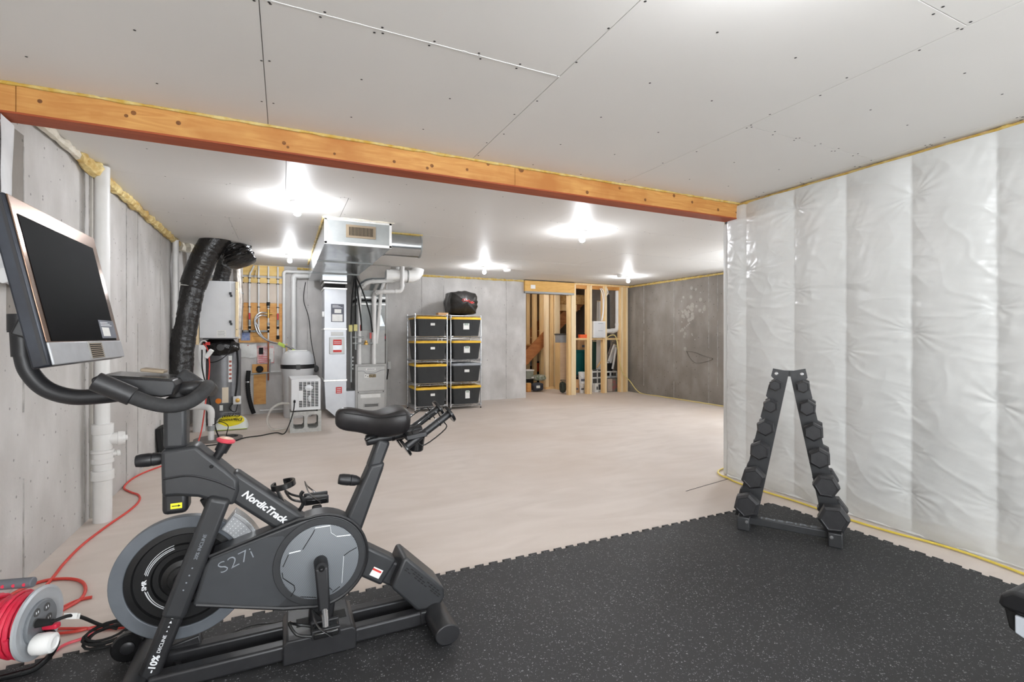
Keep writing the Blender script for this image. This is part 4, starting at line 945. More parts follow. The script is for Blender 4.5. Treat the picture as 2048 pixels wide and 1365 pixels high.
for pts in ([(1.043, 8.15, 2.245), (1.082, 8.15, 1.949), (1.129, 8.15, 1.545), (1.137, 8.15, 1.367)], [(1.051, 8.15, 2.246), (1.16, 8.15, 1.992), (1.27, 8.15, 1.629), (1.31, 8.15, 1.344)], [(1.028, 8.15, 2.228), (0.989, 8.15, 1.865), (0.974, 8.15, 1.463)], [(1.05, 8.2, 2.251), (1.05, 8.2, 1.87), (1.05, 8.2, 1.424)]):
    obj('cable', MB().tube(smooth(pts, 6), .012, 8), 'dark', bc)
gm = thing('gas_manifold', 'cluster of steel gas pipes and yellow-handled valves left of the furnace', 'gas pipe', (0.98, 8.2, 0.575))
for a, b in (((0.98, 8.2, 1.464), (0.98, 8.2, 0.535)), ((1.05, 8.2, 1.424), (1.05, 8.2, 1.059)), ((1.003, 8.2, 1.262), (1.183, 8.2, 1.262)), ((1.003, 8.2, 1.165), (1.326, 8.2, 1.163))):
    obj('steel_pipe', MB().cyl(a, b, .014, n=12), 'galvmat', gm)
for c in ((0.97, 8.18, 1.407), (1.047, 8.18, 1.416)): obj('yellow_valve', MB().bar(V(c) - V((0, 0, .055)), V(c) + V((0, 0, .055)), .03, .06, (1, 0, 0)), mat('pale_yellow', (214, 206, 140), .5, 0, (196, 186, 110), 12), gm, bevel=.008)
for c in ((1.133, 8.18, 1.416), (1.294, 8.25, 1.287)): obj('red_valve', MB().bar(V(c) - V((0, 0, .05)), V(c) + V((0, 0, .05)), .02, .03, (1, 0, 0)), mat('faded_red', (196, 84, 80), .5), gm, bevel=.004)
obj('brass_regulator', MB().lathe([(.035, 0), (.035, .03), (.02, .045), (.02, .07)], (1.215, 8.2, 1.139), (0, 0, 1), 16), 'brass', gm)
for k in range(4): z = .95 - k * .06; obj('fitting', MB().cyl((1.0, 8.2, z), (1.0, 8.2, z - .03), .02, n=12), 'galvmat', gm)

# ---- storage racks
def wire_shelf(name, x0, x1, y0, y1, z, p):
    m = MB(); h = .035
    for (a, b) in (((x0, y0), (x1, y0)), ((x1, y0), (x1, y1)), ((x1, y1), (x0, y1)), ((x0, y1), (x0, y0))):
        for zz in (z, z - h): m.tube([(a[0], a[1], zz), (b[0], b[1], zz)], .0045, 6)
        n = 9
        zig = []
        for i in range(2 * n + 1):
            t = i / (2 * n); zig.append((a[0] + (b[0] - a[0]) * t, a[1] + (b[1] - a[1]) * t, z if i % 2 else z - h))
        m.tube(zig, .0035, 5)
    n = 16
    for i in range(1, n): y = y0 + (y1 - y0) * i / n; m.tube([(x0, y, z + .002), (x1, y, z + .002)], .0025, 4)
    for i in (1, 2): x = x0 + (x1 - x0) * i / 3; m.tube([(x, y0, z - .004), (x, y1, z - .004)], .004, 5)
    return obj('wire_shelf', m, 'steel', p)
def rack(x0, x1, y0, y1, h, label, levels):
    t = thing('wire_rack', label, 'shelving', ((x0 + x1) / 2, (y0 + y1) / 2, 0), group='chrome wire storage racks')
    for x in (x0, x1):
        for y in (y0, y1):
            po = obj('post', MB().cyl((x, y, .02), (x, y, h), .0125, n=14), 'steel', t)
            obj('foot', MB().cyl((x, y, 0), (x, y, .022), .011, .014, 10), 'dark', po)
            for z in levels: obj('collar', MB().cyl((x, y, z - .03), (x, y, z + .005), .0165, n=12), 'silver', po)
    for z in levels: wire_shelf('wire_shelf', x0, x1, y0, y1, z, t)
    return t
LV = [.085, .478, .875, 1.275, 1.635]
rack(1.99, 2.545, 8.05, 8.6, 1.665, 'chrome wire rack on the left, nearer the furnace, holding four totes', LV)
rack(2.625, 3.185, 8.09, 8.62, 1.65, 'chrome wire rack on the right with a garbage bag on top, holding four totes', LV)
def tote(x0, x1, y0, y1, z0, h, label, lid='lid', lab=(.5, .6, .12, .06), paper=None):
    t = thing('storage_tote', label, 'tote', ((x0 + x1) / 2, (y0 + y1) / 2, z0), group='black storage totes on the wire racks')
    cx_, cy_ = (x0 + x1) / 2, (y0 + y1) / 2; hw, hd = (x1 - x0) / 2, (y1 - y0) / 2
    def rect(s, z, r=.03):
        a, b = hw * s, hd * s; pts = []
        for sx, sy, w0 in ((1, 1, 0), (-1, 1, PI / 2), (-1, -1, PI), (1, -1, 1.5 * PI)):
            for k in range(4):
                w = w0 + PI / 2 * k / 3; pts.append((cx_ + sx * (a - r) + r * math.cos(w), cy_ + sy * (b - r) + r * math.sin(w), z))
        return pts
    obj('bin', MB().loft([rect(.86, z0 + .004), rect(.875, z0 + .02), rect(.96, z0 + h * .8), rect(.97, z0 + h * .82), rect(.975, z0 + h - .02)]), 'tote', t)
    yb = cy_ - hd * .955
    for sx in (-1, 1):     # moulded handle recess ribs on the front
        obj('handle_rib', MB().bar((cx_ + sx * hw * .42, yb + .008, z0 + h * .6), (cx_ + sx * hw * .42, yb - .002, z0 + h - .03), .012, .012), 'tote', t, bevel=.003)
    obj('handle_rib', MB().box(cx_ - hw * .42, cx_ + hw * .42, yb - .004, yb + .02, z0 + h - .05, z0 + h - .03), 'tote', t, bevel=.003)
    ld = obj('lid', MB().loft([rect(1.0, z0 + h - .035, .04), rect(1.02, z0 + h - .03, .04), rect(1.02, z0 + h - .01, .04), rect(.97, z0 + h + .004, .04), rect(.93, z0 + h + .002, .04)]), lid, t)
    for sx in (-.45, .05, .5): obj('lid_rib', MB().box(cx_ + sx * hw - .05, cx_ + sx * hw + .05, cy_ - hd * .9, cy_ + hd * .85, z0 + h + .001, z0 + h + .009), lid if lid == 'lidgrey' else mat('lid_brown', (172, 126, 40), .5), ld, bevel=.003)
    if lab:
        u, v, w, hh = lab; xx = x0 + (x1 - x0) * u; zz = z0 + h * v; yf = cy_ - hd * (.86 + .1 * v / .8 * .97) - .004
        obj('label', MB().box(xx - w / 2, xx + w / 2, yf - .002, yf + .003, zz - hh / 2, zz + hh / 2), 'paper', t, sm=0)
        if paper: obj('label_print', MB().box(xx - w * .35, xx + w * .35, yf - .003, yf - .001, zz + hh * .1, zz + hh * .4), mat('greenish_print', (176, 190, 172), .6, 0, (140, 150, 150), 40), t, sm=0)
L1 = ['top', 'second', 'third', 'bottom']
for i, z in enumerate((1.28, .88, .483, .09)):
    tote(2.0, 2.535, 8.0, 8.58, z, .315 if i else .325, '%s black tote with yellow lid on the left wire rack' % L1[i], lab=(None if i == 2 else (.53, .62, .075, .04)))
for i, z in enumerate((1.28, .88, .483, .09)):
    tote(2.64, 3.175, 8.03, 8.6, z, .315 if i else .325, ('%s black tote with yellow lid on the right wire rack' % L1[i]) if i != 2 else 'black tote with a grey lid on the right wire rack',
         'lidgrey' if i == 2 else 'lid', lab=[(.48, .55, .11, .12), (.5, .55, .11, .13), (.5, .6, .09, .045), (.52, .58, .08, .17)][i], paper=(i != 2))
# garbage bag lying on top of the right rack, neck towards the viewer
gb = thing('garbage_bag', 'stuffed black garbage bag with a red tie lying on top of the right wire rack', 'garbage bag', (2.9, 8.3, 1.64))
rings = []
for i in range(22):
    t = i / 21; y = 8.62 - t * .60; rr = .235 * (1 - max(0, (t - .72) / .28) ** 1.7 * .97) * (1 - .5 * max(0, (.1 - t) / .1))
    rg = []
    for j in range(48):
        w = 2 * PI * j / 48; fold = (1 + .07 * math.sin(w * 11 + 2 * math.sin(w * 3)) * max(0, (t - .5) / .5) + .05 * noise.noise(Vector((math.cos(w) * 2, math.sin(w) * 2, t * 5))))
        sq = 1 / max(abs(math.cos(w)), abs(math.sin(w))) ** .55
        rg.append((2.9 + rr * 1.12 * fold * sq * math.cos(w), y, 1.875 + rr * .9 * fold * sq * math.sin(w)))
    rings.append(rg)
obj('bag_body', MB().loft(rings), 'bagblk', gb)
obj('red_tie', MB().tube(smooth([(2.8, 8.0, 1.9), (2.84, 7.98, 1.93), (2.88, 7.98, 1.89), (2.92, 7.97, 1.91), (2.96, 7.98, 1.86), (3.02, 7.99, 1.87)], 5), .012, 8, flat=.5).tube(smooth([(2.82, 8.0, 1.88), (2.88, 7.98, 1.9), (2.94, 7.98, 1.87), (3.0, 7.99, 1.89)], 5), .01, 8, flat=.5), 'red', gb)
cbx = thing('cardboard_block', 'small cardboard piece on top of the left wire rack beside the garbage bag', 'cardboard', (2.5, 8.2, 1.64))
obj('block', MB().box(2.42, 2.6, 8.15, 8.3, 1.645, 1.69), 'cardboard', cbx, bevel=.003); obj('tape_strip', MB().box(2.49, 2.53, 8.149, 8.301, 1.69, 1.692), 'tan', cbx, sm=0)
# ---- dark board leaning by the wall behind the bike, and trap plate
pl = thing('equipment_case', 'small black case standing against the left wall by the bike post', 'case', (-1.18, 6.35, 0))
obj('panel', MB().bar((-1.17, 6.35, 0), (-1.2, 6.35, .3), .05, .28, (0, 1, 0)), 'dark', pl, bevel=.006)
obj('panel_rim', MB().bar((-1.14, 6.35, .02), (-1.165, 6.35, .28), .012, .2, (0, 1, 0)), 'darkgrey', pl, bevel=.004)

# ================================================================== framed opening and storage under the stairs
random.seed(33)
wsr = struct(obj('wall_storage_back', MB().box(4.0, XF + .2, 12.4, 12.6, 0, 2.9), mat('tan_sheathing', (206, 176, 132), .8, 0, (216, 188, 146), 2), sm=0))
struct(obj('wall_storage_left', MB().box(4.05, 4.25, YB + .22, 12.6, 0, 2.9), 'concrete_back', sm=0))
struct(obj('ceiling_storage', MB().box(4.0, XF + .2, YB + .2, 12.6, H + .12, H + .25), 'osb', sm=0))  # ceiling over the storage area
part = struct(obj('wall_partition', MB().box(5.65, XF, YB - .01, YB + .08, H - .05, H - .008), 'stud', sm=0, at=(6.5, YB, 0)))
def stud(x0, x1, y0, y1, z0, z1, m='stud', name='stud', p=None): return obj(name, MB().box(x0, x1, y0, y1, z0, z1), m, p or part, bevel=.002)
SP = [(5.585, 0.988), (5.649, 0.987), (5.662, 0.987), (5.764, 0.986), (6.063, 0.983), (6.183, 0.981), (6.492, 0.978), (6.588, 0.977), (6.957, 0.972), (7.035, 0.971), (7.049, 0.971), (7.163, 0.97)]
sx = [p[0] for p in SP]
stud(sx[0], sx[1], YB + .0, YB + .09, 0, 2.2, 'stud'); stud(sx[1], sx[3], YB - .02, YB + .07, 0, H - .05, 'stud_pale')
for i in (4, 6, 8): stud(sx[i], sx[i + 1] - .05, YB + .0, YB + .09, 0, H - .05, 'stud'); stud(sx[i + 1] - .05, sx[i + 1], YB - .02, YB + .08, 0, H - .05, 'stud_pale')
stud(sx[10] - .01, sx[11] - .02, YB, YB + .05, 0, H - .05, 'stud'); stud(sx[11] - .03, sx[11] + .01, YB - .02, YB + .06, 0, H - .05, 'stud_pale')
for a, b in ((sx[3], sx[4]), (sx[5], sx[6]), (sx[7], sx[8])): stud(a, b, YB, YB + .09, 1.2, 1.24, 'stud', 'blocking')
obj('top_rail', MB().box(5.75, XF - .15, YB + .02, YB + .1, 2.33, H - .05), 'glulam', part)
hd_ = thing('door_header', 'thick golden plywood header above the framed opening in the concrete wall', 'header', (5.1, YB - .02, 2.2))
obj('header_face', MB().box(4.5, 5.7, YB - .06, YB + .1, 2.215, H - .02), mat('golden_plywood', (214, 164, 84), .6, 0, (228, 182, 104), 3, (1, 1, 5), 7, distort=1.6), hd_)
obj('metal_flashing', MB().box(4.5, 5.69, YB - .065, YB + .1, 2.175, 2.215), mat('grey_flashing', (140, 142, 142), .5, .3), hd_)
obj('switch_cover', MB().box(4.63, 4.74, YB - .066, YB - .06, 2.27, 2.35), 'white', hd_, bevel=.004)
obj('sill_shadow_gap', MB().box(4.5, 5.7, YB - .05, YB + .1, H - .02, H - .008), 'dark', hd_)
# stair side framing deeper in
p2 = struct(obj('wall_stair', MB().box(4.6, 6.35, 10.3, 10.4, 2.5, 2.56), 'stud', sm=0, at=(5.5, 10.3, 0)))
ST = [((5.694, 0.933), (5.782, 0.932), 11.2, 'stud'), ((5.727, 0.94), (5.827, 0.939), 10.9, 'stud'), ((5.779, 0.947), (5.879, 0.946), 10.6, 'stud'),
      ((5.74, 0.955), (5.837, 0.954), 10.3, 'stud_pale'), ((5.874, 0.952), (5.986, 0.951), 10.34, 'stud'), ((6.006, 0.952), (6.147, 0.95), 10.3, 'stud_pale')]
for a, b, y, m in ST: stud(a[0], b[0], y, y + .09, 0, 2.55, m, 'stud', p2)
obj('bottom_plate', MB().box(ST[3][0][0] - .02, ST[5][1][0] + .05, 10.26, 10.42, 0, .05), 'stud', p2)
stairs = thing('staircase', 'brown wooden stair stringers and treads rising to the right behind the bare studs', 'stairs', (6.0, 11.0, 0))
for y in (10.55, 11.45):
    obj('stringer', MB().bar((4.9, y, .35), (6.95, y, 2.25), .045, .27, (0, 0, 1)), 'stringer', stairs)
for k in range(10):
    x = 4.98 + k * .21; z = .5 + k * .183
    obj('tread', MB().box(x, x + .25, 10.57, 11.43, z, z + .03), 'osb', stairs); obj('riser', MB().box(x + .21, x + .225, 10.57, 11.43, z + .03, z + .183), 'stringer', stairs)
obj('landing_band', MB().box(5.9, 7.15, 10.48, 10.52, 2.1, 2.34), 'osb', stairs)
obj('landing_joist', MB().box(5.9, 6.7, 10.4, 10.48, 1.92, 2.08), 'stud', stairs)
lp_ = lamp(4.95, 9.75, 'bare bulb just inside the framed opening, hidden by the header', None)
# electrical box, drain, wires
mbx = thing('media_panel', 'white square electrical enclosure mounted between the studs', 'electrical box', (6.45, YB, 1.24))
MX = [(6.196, 1.615), (6.52, 1.247)]
obj('enclosure', MB().box(MX[0][0], MX[1][0], YB - .06, YB + .06, MX[1][1], MX[0][1]), 'white', mbx, bevel=.005)
obj('door', MB().box(MX[0][0] + .02, MX[1][0] - .02, YB - .068, YB - .06, MX[1][1] + .02, MX[0][1] - .02), 'whitemetal', mbx, bevel=.003)
for z in (1.4, 1.56): obj('vent_line', MB().box(MX[0][0] + .12, MX[0][0] + .24, YB - .07, YB - .068, z, z + .008), 'printgrey', mbx, sm=0)
run('drain_elbow_pipe', 'white plastic pipe with an elbow between the last studs', [(6.97, 9.1, 2.355), (6.97, 9.1, 1.409), (6.633, 9.1, 1.395)], .052)
ww = thing('white_wires', 'white electrical wires running from the ceiling to the enclosure', 'wire', (6.466, 9.02, 1.63))
for pts in ([(6.389, 8.97, 2.354), (6.457, 8.97, 2.211), (6.471, 8.97, 1.875), (6.43, 8.97, 1.628)], [(6.43, 8.97, 2.355), (6.498, 8.97, 2.235), (6.484, 8.97, 1.819), (6.443, 8.97, 1.628)], [(6.58, 8.97, 2.362), (6.607, 8.97, 2.261), (6.566, 8.97, 2.192)]): obj('wire', MB().tube(smooth(pts, 5), .009, 6), 'white', ww)
yc = thing('yellow_cable', 'pale yellow cable looping over the blocking and down to the floor', 'cable', (7.124, 8.95, 0.111))
obj('cable', MB().tube(smooth([(6.611, 9.05, 1.236), (6.675, 8.95, 1.304), (6.77, 8.93, 1.293), (6.826, 8.93, 1.157), (6.882, 8.93, 0.805), (6.98, 8.93, 0.461), (7.17, 8.9, .25), (7.2, 8.6, .02), (7.19, 8.0, .012), (7.2, 7.4, .012), (7.2, 6.8, .012), (7.2, 6.0, .012), (7.18, 5.0, .012)], 7), .011, 8), mat('pale_yellow_cable', (226, 208, 140), .5), yc)
# ---- stored things (each stands on the floor or leans)
def boxthing(name, cat, lab, x0, x1, y0, y1, z0, z1, m, extra=None, bev=.004, grp=None):
    t = thing(name, lab, cat, ((x0 + x1) / 2, (y0 + y1) / 2, z0), group=grp)
    obj('body', MB().box(x0, x1, y0, y1, z0, z1), m, t, bevel=bev)
    if extra: extra(t, x0, x1, y0, y1, z0, z1)
    return t
def pz(x, y, Y): return (x, y)
A = [(6.447, 0.93), (6.723, 0.926), (6.723, 0.398)]
A_TOP = A[0][1] + .02
def tealx(t, x0, x1, y0, y1, z0, z1): obj('lid', MB().box(x0 - .02, x1 + .02, y0 - .02, y1 + .02, z1 - .03, z1 + .02), 'teal', t, bevel=.006); obj('ridge', MB().box((x0 + x1) / 2 - .015, (x0 + x1) / 2 + .015, y0 - .008, y0, z0 + .05, z1 - .04), 'teal', t)
boxthing('teal_bin', 'bin', 'tall teal plastic bin standing behind the post of the bare studs', A[0][0] - .04, A[1][0] + .04, 9.95, 10.35, .35, A[0][1], 'teal', tealx)
boxthing('black_tub', 'tub', 'low black tub under the teal bin', A[0][0] - .06, A[1][0] + .1, 9.85, 10.4, 0, .33, 'dark', lambda t, x0, x1, y0, y1, z0, z1: obj('rim', MB().box(x0 - .015, x1 + .015, y0 - .015, y1 + .015, z1 - .03, z1), 'darkgrey', t, bevel=.004))
A = [(6.483, 1.222), (6.67, 1.221), (6.67, 0.917)]
boxthing('cardboard_box', 'box', 'brown cardboard box balanced on top of the teal bin', A[0][0], A[1][0] + .06, 9.96, 10.3, A_TOP, A_TOP + .24, 'cardboard', lambda t, x0, x1, y0, y1, z0, z1: [obj('flap_tape', MB().box(x0 - .001, x1 + .001, (y0 + y1) / 2 - .03, (y0 + y1) / 2 + .03, z1, z1 + .002), 'tan', t), obj('print', MB().box(x0 + .08, x0 + .17, y0 - .002, y0, z0 + .06, z0 + .12), 'paperink', t)])
boxthing('grey_tote', 'tote', 'grey lidded tote on the upright plywood sheet left of the post', 5.98, 6.3, 10.0, 10.25, 1.13, 1.33, 'lidgrey', lambda t, x0, x1, y0, y1, z0, z1: obj('lid', MB().box(x0 - .015, x1 + .015, y0 - .015, y1 + .015, z1 - .02, z1 + .015), 'darkgrey', t, bevel=.004))
boxthing('plywood_sheet', 'plywood', 'upright plywood sheet standing left of the double post', 5.96, 6.27, 9.98, 10.2, 0, 1.13, mat('pinkish_plywood', (204, 172, 140), .7, 0, (214, 184, 152), 3, (1, 1, 5)), lambda t, x0, x1, y0, y1, z0, z1: obj('edge_band', MB().box(x0 - .008, x0, y0, y1, z0, z1), 'stud', t))
A = [(5.886, 1.337), (5.965, 1.27)]
boxthing('orange_tool_case', 'case', 'small orange tool case lying on the blocking beside the post', A[0][0], A[1][0] + .1, YB + .0, YB + .08, 1.24, 1.32, 'orange', lambda t, x0, x1, y0, y1, z0, z1: obj('handle', MB().tube(smooth([(x0 + .03, y0, z1), (x0 + .05, y0, z1 + .03), (x0 + .1, y0, z1 + .03), (x0 + .12, y0, z1)], 4), .006, 6), 'dark', t))
def bucket(px, Y, z0, h, r, lab):
    t = thing('paint_bucket', lab, 'bucket', (px, Y, z0), group='white paint buckets by the studs')
    obj('pail', MB().lathe([(r * .9, 0), (r, h * .92)], (px, Y, z0), (0, 0, 1), 22), 'white', t)
    obj('lid', MB().lathe([(r * 1.06, h * .9), (r * 1.06, h * .97), (r * .95, h), (.002, h)], (px, Y, z0), (0, 0, 1), 22), 'white', t)
    obj('label', MB().ring((px, Y, z0 + h * .35), (0, 0, 1), r * .965, r * .972, h * .18, 12, -2.4, -.9, ref=(1, 0, 0)), 'paperink', t)
    obj('bail', MB().tube(smooth([(px - r, Y, z0 + h * .8), (px - r * .6, Y - r * .95, z0 + h * .62), (px + r * .6, Y - r * .95, z0 + h * .62), (px + r, Y, z0 + h * .8)], 5), .003, 5), 'steel', t)
B1 = (6.091, 0.072); B2 = (6.218, 0.066); B3 = (6.29, 0.271)
bucket(B1[0], 9.25, 0, .21, .055, 'small white bucket on the floor, left one of the front pair by the post')
bucket(B2[0], 9.25, 0, .21, .055, 'small white bucket on the floor, right one of the front pair by the post')
bucket(B3[0], 9.55, .12, .33, .08, 'taller white bucket standing behind the front pair by the post')
boxthing('wood_offcut', 'wood block', 'short wood offcut under the taller white bucket', B3[0] - .1, B3[0] + .1, 9.45, 9.65, 0, .12, 'stud', lambda t, x0, x1, y0, y1, z0, z1: obj('edge_grain', MB().box(x0, x1, y0 - .001, y0, z0 + .02, z1 - .02), 'stud_pale', t))
A = [(5.956, 0.322), (6.056, -0.011)]
boxthing('small_carton', 'box', 'small brown carton on the floor right of the post', A[0][0], A[1][0], 9.3, 9.5, 0, .3, 'cardboard', lambda t, x0, x1, y0, y1, z0, z1: obj('print', MB().box(x0 + .02, x1 - .03, y0 - .002, y0, z0 + .07, z0 + .11), 'paperink', t))
# white crate unit
A = [(6.423, 0.554), (6.716, -0.049)]
def crate(t, x0, x1, y0, y1, z0, z1):
    for z in (z0 + .0, z0 + .16, z0 + .3, z0 + .44): obj('rail', MB().box(x0, x1, y0 - .01, y0 + .015, z, z + .035), 'white', t)
    for x in (x0, (x0 + x1) / 2, x1 - .025): obj('upright', MB().box(x, x + .025, y0 - .012, y0 + .015, z0, z1), 'white', t)
boxthing('white_crate', 'crate', 'white slatted plastic crate unit between the middle studs', A[0][0], A[1][0], 9.35, 9.6, 0, .5, 'darkgrey', crate)
boxthing('plastic_lantern', 'container', 'small white jug-like container in front of the crate unit', A[0][0] + .0, A[0][0] + .09, 9.2, 9.3, 0, .2, 'white', lambda t, x0, x1, y0, y1, z0, z1: obj('dark_window', MB().box(x0 + .035, x1 - .02, y0 - .002, y0, z0 + .06, z0 + .13), 'darkgrey', t))
A = [(6.858, 0.472), (7.162, 0.309)]
def wshelf(t, x0, x1, y0, y1, z0, z1):
    for x in (x0, (x0 + x1) / 2 - .02, x1 - .03): obj('upright', MB().box(x, x + .03, y0, y0 + .03, 0, z1), 'white', t)
    obj('back_panel', MB().box(x0, x1, y1 - .02, y1, 0, z1), 'dark', t)
    obj('shelf', MB().box(x0, x1, y0, y1, .3, .33), 'white', t)
boxthing('white_shelf_unit', 'shelf', 'low white shelf unit between the last studs', A[0][0] - .05, A[1][0] + .05, 9.4, 9.62, .42, .455, 'white', wshelf)
boxthing('black_case', 'case', 'black zipped case on the low white shelf unit', A[0][0] - .02, A[0][0] + .22, 9.43, 9.62, .455, .64, 'dark', lambda t, x0, x1, y0, y1, z0, z1: obj('handle', MB().tube(smooth([(x0 + .06, y0, z1), (x0 + .08, y0, z1 + .04), (x0 + .14, y0, z1 + .04), (x0 + .16, y0, z1)], 4), .006, 6), 'darkgrey', t))
A = [(6.719, 0.328), (7.131, -0.014)]
def fbox(t, x0, x1, y0, y1, z0, z1):
    obj('wood_picture', MB().box(x0, x0 + .13, y0 - .002, y0, z0 + .01, z1 - .01), mat('taupe_print', (176, 160, 146), .5, 0, (190, 176, 164), 8), t, sm=0)
    obj('room_picture', MB().box(x0 + .13, x1 - .09, y0 - .002, y0, z0 + .01, z1 - .01), mat('picture_print', (150, 84, 84), .5, 0, (90, 116, 104), 12), t, sm=0)
    text('ULTRA LUXE', .05, 'print', t, plane_mtx((x1 - .045, y0 - .003, (z0 + z1) / 2), (0, 0, 1), (-1, 0, 0)), sx=.85)
boxthing('flooring_box', 'box', 'printed flooring carton standing on the floor between the last studs', A[0][0], A[1][0] - .02, 9.14, 9.26, 0, .31, 'darkgrey', fbox)
# leaning trim boards
def lean(name, lab, p0, p1, w, h, m, cat='board', grp=None):
    t = thing(name, lab, cat, p0, group=grp)
    obj('board', MB().bar(p0, p1, w, h, (1, 0, 0)), m, t); d = (V(p1) - V(p0)).normalized()
    obj('end_cut', MB().bar(V(p1) - d * .012, V(p1) + d * .002, w * 1.01, h * 1.01, (1, 0, 0)), 'stud_pale', t)
lean('trim_board', 'wide white trim board leaning above the black case', (6.998, 9.5, 0.578), (7.179, 9.45, 1.079), .05, .09, 'white', grp='leaning trim boards')
lean('trim_board', 'thin white trim board leaning against the fourth stud', (6.979, 9.3, 0.519), (7.018, 9.2, 1.025), .02, .04, 'white', grp='leaning trim boards')
lean('barn_board', 'grey weathered board leaning behind the white trim', (7.056, 9.6, 0.692), (7.249, 9.6, 1.149), .03, .1, mat('weathered_board', (150, 140, 130), .8, 0, (176, 168, 160), 12, (1, 1, 4)))
lean('dark_pole', 'dark green pole leaning between the middle studs', (6.637, 9.6, 0.463), (6.824, 9.6, 1.198), .03, .03, mat('dark_green', (22, 60, 50), .5, 0, (30, 70, 60), 8), 'pole')
lean('green_tree_bag', 'bundle of dark green stakes standing between the middle studs', (6.617, 9.55, 0.467), (6.709, 9.6, 1.163), .05, .12, mat('dark_green', (22, 60, 50), .5), 'stakes')
lean('wood_stick', 'short pine stick leaning behind the third stud', (6.611, 9.4, 0.546), (6.767, 9.4, 0.754), .025, .025, 'stud', 'stick')
lean('drywall_offcut', 'pale drywall offcut leaning behind the white wires', (6.796, 9.5, 0.394), (6.896, 9.6, 2.121), .012, .28, 'drywall', 'drywall')
lean('drywall_offcut', 'grey drywall sheet leaning behind the white elbow pipe', (7.167, 9.75, 0.364), (7.189, 9.78, 2.326), .012, .22, 'darkgrey', 'drywall')
# bags on the left of the opening
def sack(name, lab, c, sc, m, seed, extra=None, cat='bag'):
    t = thing(name, lab, cat, (c[0], c[1], c[2] - sc[2]))
    obj('sack_body', MB().sph(c, 1.0, sc, 22, 12, lambda p: 1 / max(abs(p.x), abs(p.y), abs(p.z)) ** .45 * .86 * (1 + .12 * noise.noise(p * 2.2 + V((seed, 0, 0))))), m, t)
    if extra: extra(t, c, sc)
A = (5.319, 0.159); Bp = (5.413, 0.397)
sack('soil_bag', 'dark grey bag with white print on the floor inside the opening', (A[0], 9.95, .11), (.17, .14, .115), 'bagdark', 1, lambda t, c, s: obj('print', MB().box(c[0] - .09, c[0] - .0, c[1] - s[1] - .012, c[1] - s[1] + .01, c[2] - .02, c[2] + .04), 'paper', t, bevel=.004))
sack('seed_bag', 'green and white printed bag lying on top of the dark grey bag', (Bp[0] + .02, 10.05, .31), (.18, .14, .085), 'baglight', 4, lambda t, c, s: obj('tie', MB().cyl((c[0] - s[0] - .03, c[1], c[2]), (c[0] - s[0] + .03, c[1], c[2]), .02), 'paper', t))
A = [(5.04, 0.366), (5.143, 0.121)]
boxthing('orange_wood_block', 'wood block', 'orange-stained wood block standing at the left side of the opening', A[0][0], A[1][0], 9.9, 10.0, 0, .2, 'glulam', lambda t, x0, x1, y0, y1, z0, z1: obj('cut_top', MB().box(x0, x1, y0, y1, z1, z1 + .003), 'stud', t))
A = [(5.23, 0.568), (5.411, 0.359)]
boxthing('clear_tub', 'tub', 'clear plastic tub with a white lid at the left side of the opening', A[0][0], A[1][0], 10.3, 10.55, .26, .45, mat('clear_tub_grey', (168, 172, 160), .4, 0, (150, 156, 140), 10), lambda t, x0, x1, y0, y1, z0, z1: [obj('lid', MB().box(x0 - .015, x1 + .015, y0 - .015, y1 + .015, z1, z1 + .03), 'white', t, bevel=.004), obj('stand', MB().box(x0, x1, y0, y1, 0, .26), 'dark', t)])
A = [(6.041, 0.597), (6.161, 0.422)]
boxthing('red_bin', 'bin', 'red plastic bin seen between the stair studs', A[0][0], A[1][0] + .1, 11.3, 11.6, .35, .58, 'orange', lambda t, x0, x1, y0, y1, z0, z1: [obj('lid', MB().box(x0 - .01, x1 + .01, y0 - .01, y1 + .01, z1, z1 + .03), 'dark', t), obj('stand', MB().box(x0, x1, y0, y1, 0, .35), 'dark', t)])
A = [(5.885, 0.794), (6.004, 0.527)]
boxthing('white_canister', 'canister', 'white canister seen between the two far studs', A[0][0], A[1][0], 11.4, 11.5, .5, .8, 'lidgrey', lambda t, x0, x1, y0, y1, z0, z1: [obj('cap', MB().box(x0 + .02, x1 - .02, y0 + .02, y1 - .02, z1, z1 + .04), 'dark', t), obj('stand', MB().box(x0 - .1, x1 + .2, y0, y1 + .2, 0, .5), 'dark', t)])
A = (5.632, 0.098)
sack('burlap_plant_bag', 'dark leafy bag slumped on the floor left of the post', (A[0] + .02, 9.35, .14), (.07, .1, .145), mat('leafy_dark', (70, 78, 66), .7, 0, (40, 46, 40), 20), 6, lambda t, c, s: obj('folded_top', MB().box(c[0] - .04, c[0] + .05, c[1] - .06, c[1] + .05, c[2] + .13, c[2] + .17), 'tan', t, bevel=.01))

# ================================================================== exercise bike (stands along X, mid plane y = 2.15)
YM = 2.15
bike = thing('exercise_bike', 'black stationary exercise bike with large tilted screen and grey flywheel', 'exercise bike', (0, YM, .012))
B_ = lambda n, m, k, **kw: obj(n, m, k, bike, **kw)
